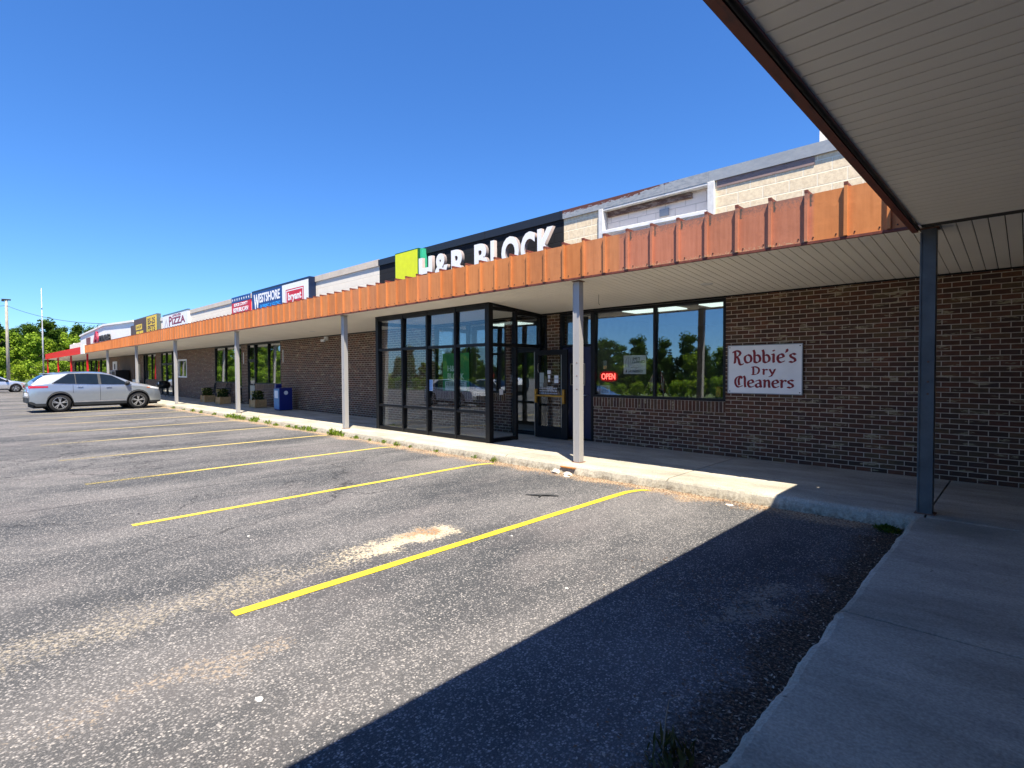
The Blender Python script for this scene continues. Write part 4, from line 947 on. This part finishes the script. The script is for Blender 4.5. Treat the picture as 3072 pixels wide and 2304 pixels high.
def make_car(kind, paint, label, loc, rz, cat):
    suv = kind == 'suv'
    if suv:
        Lr, Lf, ax, wr, w0 = -2.40, 2.38, (-1.40, 1.43), .385, .96
        P = smooth_prof([(-2.40, .90), (-2.38, 1.10), (-2.33, 1.27), (-2.2, 1.38), (-2.0, 1.55), (-1.84, 1.64), (-1.6, 1.685), (-1.0, 1.735), (-.4, 1.735), (.15, 1.71), (.5, 1.64), (.9, 1.46), (1.30, 1.255), (1.6, 1.195), (1.95, 1.12), (2.2, 1.03), (2.33, .9), (2.38, .72)])
        belt = [(-2.4, 1.20), (-1.5, 1.20), (0, 1.135), (1.2, 1.10), (2.4, .95)]; roofw = .62; dlo = (-1.62, 1.14); drop = (-1.08, .50); sill = .28; ws = (.45, 1.27); rw = (-2.24, -1.9)
    else:
        Lr, Lf, ax, wr, w0 = -2.38, 2.36, (-1.36, 1.42), .325, .92
        P = smooth_prof([(-2.38, .80), (-2.34, .98), (-2.1, 1.06), (-1.75, 1.10), (-1.2, 1.36), (-.7, 1.45), (-.1, 1.47), (.3, 1.43), (.75, 1.25), (1.25, 1.0), (1.7, .92), (2.1, .82), (2.3, .70), (2.36, .56)])
        belt = [(-2.4, .96), (-1.5, .98), (0, .93), (1.2, .90), (2.4, .74)]; roofw = .56; dlo = (-1.55, .98); drop = (-1.0, .32); sill = .22; ws = (.34, 1.18); rw = (-1.72, -1.15)
    zt = lambda x: lerp(P, x)
    bz = lambda x: min(lerp(belt, x), zt(x)-.045)
    def plan(x):
        e = max(0, (abs(x)-1.7)/.68); return w0*(1-.16*e*e*(1.25 if x > 0 else .8))
    def hw(x, z):
        b = bz(x); p_ = plan(x)
        if z <= b:
            t = z/b; return p_*(.93+.07*math.sin(min(1, t*1.15)*math.pi*.62)) - .035*max(0, t-.75)/.25*p_
        r = zt(x)-.06; t = min(1, (z-b)/max(.05, r-b)); base = hw(x, b)
        cab = max(0, min(1, (zt(x)-lerp(belt, x)-.04)/.45)); return base+(p_*(roofw/w0)-base)*t*cab-(1-cab)*.06*t
    def zlow(x):
        z = sill
        for a in ax:
            d = abs(x-a); R_ = wr+.055
            if d < R_: z = max(z, wr+math.sqrt(R_*R_-d*d))
        if x < -2.2: z = max(z, .32+(-2.2-x)*.5)
        if x > 2.2: z = max(z, .24+(x-2.2)*.4)
        return z
    car = thing('parked_'+kind, label, cat, loc, rz)
    g = MB(); xs_ = []; x = Lr
    while x < Lf-.001: xs_.append(x); x += .045
    xs_.append(Lf); NB, NG, NTp = 9, 6, 7; n = NB+NG+NTp
    for x in xs_:
        row = []; zl = zlow(x); b = bz(x); r = zt(x)-.06
        for k in range(NB): z = zl+(b-zl)*k/(NB-1); row.append((x, hw(x, z), z))
        if r < b+.01: r = b+.01
        for k in range(1, NG+1): z = b+(r-b)*k/NG; row.append((x, hw(x, z), z))
        wv = row[-1][1]
        for k in range(1, NTp+1): t = k/NTp; row.append((x, wv*(1-t), r+(zt(x)-r)*math.sin(t*math.pi/2)))
        g.v += row; 
    nn = len(xs_)
    g.v += [(a, -b, c) for a, b, c in list(g.v)]
    for i in range(nn-1):
        for k in range(n-1):
            xm = (xs_[i]+xs_[i+1])/2; m = 0
            if k >= NB+NG-1 and (ws[0] < xm < ws[1] or rw[0] < xm < rw[1]): m = 1
            if k == 0: m = 2
            q = (i*n+k, (i+1)*n+k, (i+1)*n+k+1, i*n+k+1); g.f.append(q); g.m.append(m)
            g.f.append(tuple(nn*n+a for a in q[::-1])); g.m.append(m)
    for i in (0, nn-1):   # close the ends
        lo = [i*n+k for k in range(n)]; hi = [nn*n+i*n+k for k in range(n)]
        for k in range(n-1):
            g.f.append((lo[k], lo[k+1], hi[k+1], hi[k]) if i else (hi[k], hi[k+1], lo[k+1], lo[k])); g.m.append(2 if k < 4 else 0)
    g.build('body', [paint, A_CGL, A_PLAST], car, smooth=True)
    g = MB(); g.box(Lr+.15, Lf-.15, -w0*.82, w0*.82, .2, .55); g.build('underbody', A_WELL, car)
    g = MB(); g.box(-1.6, 1.0, -w0*.7, w0*.7, .56, 1.0 if suv else .85); 
    for x in (.0, -1.0):
        for s_ in (-.36, .36): g.box(x-.1, x+.02, s_-.24, s_+.24, .8, 1.28 if suv else 1.1)
    g.build('interior', plain('dark_car_interior', (.03, .03, .033), .8), car, bevel=.03)
    def patch(xa, xb, z0, z1, m, name, off=.004, nx=24, nz=5, sides=(1, -1), parent=car):
        for s_ in sides:
            g = MB()
            for i in range(nx+1):
                x = xa+(xb-xa)*i/nx; a, b = z0(x), z1(x)
                for k in range(nz+1): z = a+(b-a)*k/nz; g.v.append((x, s_*(hw(x, z)+off), z))
            for i in range(nx):
                for k in range(nz):
                    q = (i*(nz+1)+k, (i+1)*(nz+1)+k, (i+1)*(nz+1)+k+1, i*(nz+1)+k+1); g.f.append(q if s_ < 0 else q[::-1]); g.m.append(0)
            g.build(name, m, parent, smooth=True)
    lowf = lambda x: bz(x)+.03
    def topf(x):
        t = zt(x)-.10; b = bz(x)+.03
        if x > drop[1]: t = min(t, (zt(drop[1])-.10)+(b-(zt(drop[1])-.10))*(x-drop[1])/(dlo[1]-drop[1]))
        if x < drop[0]: t = min(t, (zt(drop[0])-.10)+(b+.02-(zt(drop[0])-.10))*(drop[0]-x)/(drop[0]-dlo[0]))
        return max(t, b+.002)
    patch(dlo[0]-.03, dlo[1]+.05, lambda x: lowf(x)-.02, lambda x: topf(x)+.02, A_PLAST, 'window_surround', .003)
    for a, b in ((dlo[0]+.03, -.86), (-.83, -.05), (.05, dlo[1]-.03)) if suv else ((dlo[0]+.02, -1.05), (-1.0, -.22), (-.14, dlo[1]-.02)): patch(a, b, lowf, topf, A_CGL if False else plain('dark_side_glass', (.008, .012, .015), .08, spec=.5, coat=.25), 'side_window', .009)
    patch(dlo[0], dlo[1], lambda x: lowf(x)-.028, lambda x: lowf(x)-.012, A_CHR, 'chrome_belt_line', .010, nz=1)
    for x in ((-.95, .0, 1.16) if suv else (-1.02, -.18, .92)):
        patch(x-.006, x+.006, lambda q: sill+.14 if x > -.9 else .82, lambda q: bz(q), A_WELL, 'door_seam', .002, nx=1, nz=8)
    patch(ax[0]+.5, ax[1]-.5, lambda x: sill+.13, lambda x: sill+.165, A_CHR, 'sill_strip', .008, nz=1)
    patch(Lr+.02, Lf-.05, lambda x: zlow(x)-.005, lambda x: zlow(x)+.07, A_PLAST, 'lower_cladding', .012, nx=90, nz=2)
    tl = (1.04, 1.15) if suv else (.82, .93); hl = (.86, .98) if suv else (.62, .72)
    patch(Lr+.01, Lr+.62, lambda x: tl[0]+.03*(x-Lr), lambda x: tl[1]-.02*(x-Lr)/.6, A_TAIL, 'tail_light', .008)
    patch(Lf-.55, Lf-.06, lambda x: hl[0]+.10-.2*(x-Lf+.55), lambda x: hl[1]+.06-.16*(x-Lf+.55), A_HEAD, 'headlight', .008)
    patch(Lf-.60, Lf-.46, lambda x: hl[0]+.10, lambda x: hl[1]+.03, A_AMB, 'side_marker', .010, nx=3, nz=2)
    for s_ in (1, -1):
        for x in ((-.70, .32) if suv else (-.62, .18)):
            z = bz(x)-.10; y = hw(x, z)
            g = MB(); g.box(x-.1, x+.1, s_*(y+.018)-.012, s_*(y+.018)+.012, z-.014, z+.014); g.build('door_handle', A_CHR, car, bevel=.008)
        g = MB(); x = dlo[1]-.12; z = bz(x)+.10; y = hw(x, z)+.12
        g.lathe([(0, -.12), (.06, -.11), (.09, -.05), (.095, .02), (.06, .06), (0, .065)], (x, s_*y, z), 14, 'y', 0); g.box(x-.02, x+.03, min(s_*(y-.13), s_*(y-.02)), max(s_*(y-.13), s_*(y-.02)), z-.07, z-.03); g.build('wing_mirror', A_PLAST, car, smooth=True)
    for a in ax:
        for s_ in (1, -1):
            yc = s_*(plan(a)-.13)
            wh = bpy.data.objects.new('wheel', None); C.objects.link(wh); wh.parent = car; wh.location = (a, yc, wr)
            g = MB(); R_ = wr; g.lathe([(R_*.62, -.11), (R_*.93, -.115), (R_, -.09), (R_, .09), (R_*.93, .115), (R_*.62, .11)], (0, 0, 0), 36, 'y'); g.build('tyre', A_TYRE, wh, smooth=True)
            g = MB(); o_ = s_*.085; g.lathe([(R_*.70, s_*.11), (R_*.64, s_*.112), (R_*.62, s_*.05), (R_*.62, -s_*.05)], (0, 0, 0), 36, 'y'); g.lathe([(0, o_+s_*.02), (.04, o_+s_*.018), (.055, o_-s_*.01)], (0, 0, 0), 20, 'y')
            for k in range(5):
                for dd in (-.16, .16):
                    t = 2*math.pi*k/5+math.pi/2; t2 = t+dd; c_, s2 = math.cos(t), math.sin(t); e = Vector((math.cos(t2), 0, math.sin(t2)))*R_*.66; st = Vector((c_, 0, s2))*.03
                    pr = Vector((-s2, 0, c_))*.016
                    y0, y1 = o_-.012, o_+.012
                    g.hexa([st-pr+Vector((0, y0, 0)), e-pr+Vector((0, y0, 0)), e+pr+Vector((0, y0, 0)), st+pr+Vector((0, y0, 0)), st-pr+Vector((0, y1, 0)), e-pr+Vector((0, y1, 0)), e+pr+Vector((0, y1, 0)), st+pr+Vector((0, y1, 0))])
            g.build('rim', A_RIM, wh)
            g = MB(); g.lathe([(0, s_*.03), (R_*.61, s_*.03)], (0, 0, 0), 30, 'y'); g.build('brake_disc', A_WELL, wh)
            g = MB(); yy_ = s_*(plan(a)-.02); g2 = []
            for k in range(21):
                t = math.pi*k/20; g2.append((a+(wr+.06)*math.cos(t), s_*(hw(a+(wr+.06)*math.cos(t), wr+(wr+.06)*math.sin(t))+.004), wr+(wr+.06)*math.sin(t)))
            g.tube(g2, .018, 6); g.build('arch_trim', A_PLAST, car, smooth=True)
            g = MB(); g.lathe([(wr+.05, -.14), (wr+.05, .13)], (a, yc, wr), 24, 'y'); g.lathe([(0, -s_*.14), (wr+.05, -s_*.14)], (a, yc, wr), 24, 'y'); g.build('wheel_well', A_WELL, car)
    if suv:
        g = MB(); g.box(Lr+.52, Lr+.84, -.58, .58, 1.635, 1.665); g.build('spoiler', paint, car, bevel=.012)
        for s_ in (-1, 1): g = MB(); g.tube([(-1.5, s_*.55, 1.69), (-.4, s_*.60, 1.74), (.3, s_*.58, 1.70)], .014, 6); g.build('roof_rail', A_PLAST, car)
    g = MB(); g.box(Lf-.03, Lf+.015, -.5, .5, .45, .72 if suv else .58); g.build('grille', A_PLAST, car, bevel=.01)
    g = MB(); g.box(Lr-.012, Lr+.03, -.26, .26, .70, .82); g.build('licence_plate', A_PAPER, car)
    car.scale = (.94, .94, .94)
    return car
def paint(name, c, metal=.6): return plain(name, c, .28, metal, var=.03, coat=.9, spec=.5)
R90 = math.pi/2
make_car('suv', paint('silver_grey_paint', (.37, .41, .45)), 'silver grey SUV with alloy wheels parked nose to the kerb', (-29.05, 4.13, 0), R90+math.radians(2.5), 'car')
make_car('sedan', paint('pale_silver_paint', (.60, .61, .63)), 'pale silver sedan cut by the left picture edge, behind the silver grey SUV', (-60.0, 1.9, 0), R90+.05, 'car')
make_car('suv', paint('white_car_paint', (.75, .75, .75), .1), 'white SUV parked across the lot, seen mirrored in the vestibule glass', (-25.0, -6.2, gz(-6.2)), .0, 'car')
make_car('sedan', paint('graphite_paint', (.10, .11, .12)), 'graphite sedan mirrored in the vestibule glass beside the white SUV', (-19.6, -9.6, gz(-9.6)), .0, 'car')

# ------------------------------------------------------------------ poles and wire
A_POLE = mat_weather('weathered_pole_wood', (.42, .38, .31), (.26, .23, .19), (3, 3, .6), 4, (.45, .6), .85)
px, py_ = -86., 4.15
lp = thing('lamp_pole', 'weathered wooden pole with a dark lamp head on top, behind the pale sedan', 'pole', (px, py_, 0))
g = MB(); g.tube([(0, 0, -.1), (0, 0, 5), (0, 0, 10.1)], [.17, .15, .12], 12); g.build('pole', A_POLE, lp, smooth=True)
g = MB(); g.box(-.14, .14, -.40, .40, 10.0, 10.16); g.box(-.12, .12, -.42, -.16, 9.85, 10.0); g.build('lamp_head', A_PLAST, lp, bevel=.03)
fp = thing('flag_pole', 'tall thin bare metal pole at the far end of the red canopy', 'pole', (-79.5, 6.72, 0))
g = MB(); g.tube([(0, 0, 0), (0, 0, 6.6), (0, 0, 6.65), (0, 0, 11.0)], [.075, .07, .045, .03], 10); g.build('pole', plain('galvanised_pole', (.50, .49, .50), .5, .3), fp, smooth=True)
g = MB(); g.lathe([(0, 0), (.07, .05), (0, .12)], (.05, 0, 8.7), 8); g.build('bracket', A_PLAST, fp)
wire = MB(); a = Vector((px, py_, 9.4)); pts = []
for b_, sag in ((Vector((-58.0, W+.2, 5.8)), .5), (Vector((px-30, py_-30, 9.6)), 1.0)):
    pts = [a+(b_-a)*t/16+Vector((0, 0, -sag*4*(t/16)*(1-t/16))) for t in range(17)]; wire.tube(pts, .022, 5)
tag(wire.build('overhead_wire', A_PLAST), 'thin overhead cable from the wooden pole to the white gable roof', 'cable')

# ------------------------------------------------------------------ trees
A_L1 = mat_leaf('bright_leaf', (.08, .16, .015), (.29, .42, .055)); A_L2 = mat_leaf('deep_leaf', (.025, .06, .014), (.09, .16, .03)); A_L3 = mat_leaf('conifer_leaf', (.015, .035, .012), (.045, .08, .025))
A_BARK = plain('bark', (.09, .07, .05), .9, var=.3)
def tree_proto(name, label, cat, leafm, H_, Rr, n, kind, seed, group):
    R = random.Random(seed); t = thing(name, label, cat, (0, 0, 0), 0, group)
    g = MB(); g.tube([(0, 0, -.5), (.05, 0, H_*.3), (-.05, .1, H_*.75)], [.16, .12, .03], 7)
    if kind != 'cone':
        for k in range(7):
            a = R.uniform(0, 6.28); z = H_*R.uniform(.2, .6); g.tube([(0, 0, z), (Rr*.4*math.cos(a), Rr*.4*math.sin(a), z+H_*.12), (Rr*.75*math.cos(a), Rr*.75*math.sin(a), z+H_*.2)], [.07, .045, .015], 5)
    g.build('trunk', A_BARK, t)
    blobs = []
    if kind == 'cone':
        for k in range(16):
            f = k/15; blobs.append((0, 0, H_*(.12+.86*f), Rr*(1-f)*.9+.15, .35))
    else:
        for k in range(46):
            a = R.uniform(0, 6.28); f = R.random()**.9; z = H_*(.06+.88*f) if kind == 'bush' else H_*(.12+.82*f); rr = Rr*(.55+.5*math.sin(a*2+seed)*.5+.35*math.sin(a*3+seed*2)*.5)*(1.15-.85*f)*1.15
            r0 = rr*R.random()**.45; blobs.append((r0*math.cos(a), r0*math.sin(a), z*(1+.10*math.sin(a*3+seed)), Rr*R.uniform(.13, .30), .8))
    g = MB()
    for k in range(n):
        b = R.choice(blobs); d = Vector((R.gauss(0, 1), R.gauss(0, 1), R.gauss(0, 1))).normalized()
        c = Vector(b[:3])+Vector((d.x, d.y, d.z*b[4]))*b[3]*(.45+.72*R.random())
        s_ = R.uniform(.10, .22)*(H_/8)**.5; u = Vector((R.gauss(0, 1), R.gauss(0, 1), R.gauss(0, .5))).normalized(); v = (u.cross(d)+u*.1).normalized()
        g.add([c-u*s_, c+v*s_*.8, c+u*s_, c-v*s_*.8], [(0, 1, 2, 3)])
    g.build('crown', leafm, t); return t
GR = 'trees around the parking lot'
protos = [tree_proto('leafy_tree', 'bright green leafy tree in the belt beyond the lot', 'tree', A_L1, 8, 3.4, 6500, 'round', 1, GR),
          tree_proto('leafy_tree', 'bright green leafy tree in the belt beyond the lot', 'tree', A_L1, 7, 3.0, 6000, 'round', 2, GR),
          tree_proto('dark_leafy_tree', 'darker green leafy tree rising behind the bright belt', 'tree', A_L2, 9, 3.8, 7000, 'bush', 3, 'darker trees on the rise'),
          tree_proto('conifer_tree', 'dark pointed conifer standing among the lot trees', 'tree', A_L3, 9, 2.0, 4200, 'cone', 4, 'conifers around the lot'),
          tree_proto('shrub', 'low green shrub along the far edge of the lot', 'shrub', A_L1, 3.2, 2.2, 2600, 'bush', 5, 'shrubs along the lot edge')]
R = random.Random(11); used = set()
def put(i, x, y, z, s_):
    if i not in used: used.add(i); o = protos[i]; o.location = (x, y, z); o.rotation_euler = (0, 0, R.uniform(0, 6.28)); o.scale = (s_, s_, s_*R.uniform(.9, 1.12)); return
    dup(protos[i], (x, y, z), R.uniform(0, 6.28), scale=(s_, s_, s_*R.uniform(.88, 1.15)))
# belt beyond the west edge, seen directly at the left
for k in range(26): put(R.choice((0, 1)), -108+R.uniform(-6, 6), -34+62*k/25+R.uniform(-1, 1), 0, R.uniform(.75, 1.0))
for k in range(22): put(R.choice((0, 1, 0, 2)), -128+R.uniform(-6, 6), -40+76*k/21+R.uniform(-1.5, 1.5), 0, R.uniform(.95, 1.25))
for k in range(44): put(R.choice((2, 2, 0)), -160+R.uniform(-6, 6), -56+100*k/43+R.uniform(-1, 1), 1.8, R.uniform(.85, 1.1))
for k in range(36): put(2, -188+R.uniform(-6, 6), -40+84*k/35+R.uniform(-1, 1), 4.6, R.uniform(.78, .98))
for k in range(24): put(4, -99.5+R.uniform(-1.5, 1.5), -30+58*k/23+R.uniform(-.8, .8), 0, R.uniform(.6, 1.0))
# southern belt, seen mirrored in the glass
for k in range(50):
    x = -112+128*k/49; i = R.choice((0, 1, 2, 2, 3)); put(i, x+R.uniform(-1, 1), -60+R.uniform(-3, 3), 0, R.uniform(.72, .98))
for k in range(60):
    x = -118+140*k/59; put(R.choice((2, 2, 3)), x+R.uniform(-2, 2), -76+R.uniform(-4, 4), 0, R.uniform(.8, 1.15))
for k in range(44): put(4, -110+2.8*k+R.uniform(-1, 1), -53.5+R.uniform(-1, 1), 0, R.uniform(.6, .95))

# ------------------------------------------------------------------ weeds, grit, leaf litter, scraps
A_WEED = mat_leaf('weed_leaf', (.06, .12, .015), (.22, .32, .05))
def weed_proto(seed, n, h):
    R = random.Random(seed); g = MB()
    for k in range(n):
        a = R.uniform(0, 6.28); r = R.random()**.7*.11; hh = h*R.uniform(.3, 1)*(1-r*3.5); w_ = R.uniform(.006, .014)
        b = Vector((r*math.cos(a), r*math.sin(a), 0)); tip = b+Vector((R.uniform(-.05, .05), R.uniform(-.05, .05), hh)); sd = Vector((math.cos(a+1.2), math.sin(a+1.2), 0))*w_
        mid = (b+tip)/2+Vector((0, 0, hh*.12)); g.add([b, mid-sd, tip, mid+sd], [(0, 1, 2, 3)])
    return g
wl = 'small green weed growing in the crumbled joint along the kerb'
wp = []
for sd in range(3):
    o = weed_proto(sd, 48, .20).build('kerb_weed', A_WEED); tag(o, wl, 'weed', 'weeds along the kerb'); wp.append(o)
spots = [(-24.0, 1.0), (-23.0, .8), (-21.5, 1.0), (-19.9, 1.7), (-19.5, 1.4), (-19.0, 1.4), (-18.6, 1.0), (-17.9, 1.4), (-17.6, 1.2), (-16.6, 1.3), (-16.0, .8), (-15.2, .8), (-14.7, .9), (-14.3, 1.1), (-13.9, 1.0), (-13.6, 1.0), (-12.6, 1.3), (-12.4, 1.4), (-12.2, 1.1), (-11.5, .8), (-10.9, .6), (-10.3, .7), (-9.75, .8), (-9.3, .5), (-8.4, .5), (-7.3, .5), (-6.75, .7), (-25.4, .7), (-26.8, .8)]
for i, (x, s_) in enumerate(spots):
    o = wp[i] if i < 3 else wp[i % 3].copy()
    if i >= 3: C.objects.link(o)
    o.location = (x, KY-.06+R.uniform(-.04, .03), 0.0); o.rotation_euler = (0, 0, R.uniform(0, 6)); o.scale = (s_*1.3, s_, s_*R.uniform(.7, 1.1))
cw = weed_proto(12, 160, .10).build('corner_weed', mat_leaf('corner_weed_leaf', (.03, .07, .02), (.10, .15, .035)), loc=(-1.0, 6.36, 0)); cw.scale = (1.1, .9, .8); tag(cw, 'low green weed in the shaded corner where the two kerbs meet', 'weed')
nw = thing('dry_weed', 'dry weed with a bent bare stalk beside the shaded side kerb', 'weed', (-1.06, 2.02, 0))
g = MB(); g.tube([(0, -.06, 0), (-.01, -.03, .06), (-.015, .0, .16), (-.01, .02, .235), (.02, .04, .255), (.07, .05, .24)], [.003, .0028, .0025, .002, .0015, .001], 5); g.tube([(.06, .0, 0), (.065, .01, .07)], .002, 5); g.build('stalk', plain('dry_straw', (.30, .24, .17), .8), nw)
g = weed_proto(21, 60, .14); g.build('leaves', mat_leaf('dry_weed_leaf', (.05, .06, .03), (.14, .13, .07)), nw)
g = MB(); R2 = random.Random(9)
for k in range(9000):
    if k < 5200: x = -.86-abs(R2.gauss(0, .22)); y = R2.uniform(-.5, 6.5)
    elif k < 7600: x = R2.uniform(-9, -.9); y = 6.56-abs(R2.gauss(0, .13))
    else: x = -1.5+R2.gauss(0, .35); y = 3.75+R2.gauss(0, .35)
    l = R2.uniform(.003, .014); a = R2.uniform(0, 6.28); u = Vector((math.cos(a), math.sin(a), R2.uniform(-.3, .3)))*l; v = Vector((-math.sin(a), math.cos(a), R2.uniform(-.4, .4)))*l*.45; c = Vector((x, y, .005+R2.random()*.006)); 
    g.add([c-u, c+v, c+u, c-v], [(0, 1, 2, 3)], 0 if R2.random() < .8 else 1)
tag(g.build('leaf_litter', [plain('brown_litter', (.13, .08, .05), .9, var=.4, scale=40), plain('pale_litter', (.34, .30, .24), .9)]), 'brown leaf litter and chips swept along the shaded kerbs', 'leaf litter', kind='stuff')
g = MB()
for k in range(3600):
    x = R2.uniform(-11, -2.0); y = 6.57-abs(R2.gauss(0, .16)); s_ = R2.uniform(.002, .009); c = Vector((x, y, s_*.4))
    g.add([c+Vector(q)*s_ for q in ((1, 0, 0), (-1, .2, 0), (0, 1, 0), (0, -1, 0), (0, 0, .8))], [(0, 2, 4), (2, 1, 4), (1, 3, 4), (3, 0, 4)], R2.choice((0, 0, 1)))
tag(g.build('kerb_grit', [plain('tan_grit', (.42, .33, .22), .9, var=.3, scale=50), plain('rusty_grit', (.26, .12, .05), .9, var=.3, scale=50)]), 'tan and rusty grit along the sunlit kerb', 'grit', kind='stuff')
A_CONB = plain('broken_concrete', (.55, .50, .42), .9, var=.2, scale=15, bump=.4)
def chunk(x, y, r, seed, m, label, name='concrete_chunk', cat='rubble', flat=.6):
    R = random.Random(seed); g = MB(); n = 7
    g.v = []; rings = []
    for h, q in ((0, 1.), (.5, .9), (1., .5)):
        rings.append([(r*q*math.cos(6.283*k/n)*R.uniform(.55, 1.3), r*q*math.sin(6.283*k/n)*R.uniform(.35, 1.0), h*r*flat*R.uniform(.8, 1.1)) for k in range(n)])
    for q in rings: g.v += q
    for i in range(2):
        for k in range(n): g.f.append((i*n+k, i*n+(k+1) % n, (i+1)*n+(k+1) % n, (i+1)*n+k)); g.m.append(0)
    g.f.append(tuple(2*n+k for k in range(n))); g.m.append(0)
    tag(g.build(name, m, loc=(x, y, 0)), label, cat)
chunk(-5.32, 6.47, .10, 1, A_CONB, 'largest broken concrete chunk below the second canopy post')
chunk(-5.08, 6.46, .075, 2, A_CONB, 'smaller broken concrete chunk just right of the largest one by the post')
chunk(-5.02, 6.36, .06, 5, A_CONB, 'thin flat concrete flake in front of the chunks by the post', flat=.25)
g = MB(); g.box(-5.30, -5.02, 6.545, 6.585, .085, .10); tag(g.build('rusty_strap', plain('orange_rust', (.40, .16, .04), .8)), 'rusty metal strip at the foot of the second canopy post', 'metal scrap')
chunk(-2.55, 6.33, .05, 6, A_PAPER, 'pale flat scrap near the lit end of the kerb', 'paper_scrap', 'litter', .15)
for i, (u_, v_, lab) in enumerate([(-3.62, 3.72, 'white chip beside the yellow line nearest the camera, at its kerb half'), (-5.5, 1.95, 'white scrap on the asphalt between the two nearest yellow lines'), (-2.72, 1.0, 'white scrap at the sunlit foot of the picture left of the shadow edge'), (-2.45, 3.1, 'small white chip near the canopy shadow edge')]):
    chunk(u_, v_, (.017, .022, .024, .016)[i], 20+i, plain('grey_white_scrap', (.55, .54, .5), .8), lab, 'paper_scrap', 'litter', .2)
g = MB(); g.tube([(-4.30, 5.28, .012), (-4.42, 5.20, .02), (-4.52, 5.12, .014), (-4.66, 5.05, .01)], [.008, .016, .014, .004], 6); g.tube([(-4.48, 5.16, .012), (-4.44, 5.06, .012)], .008, 5); tag(g.build('dark_twig', A_PLAST), 'small dark twig lying between the two nearest yellow lines', 'twig')
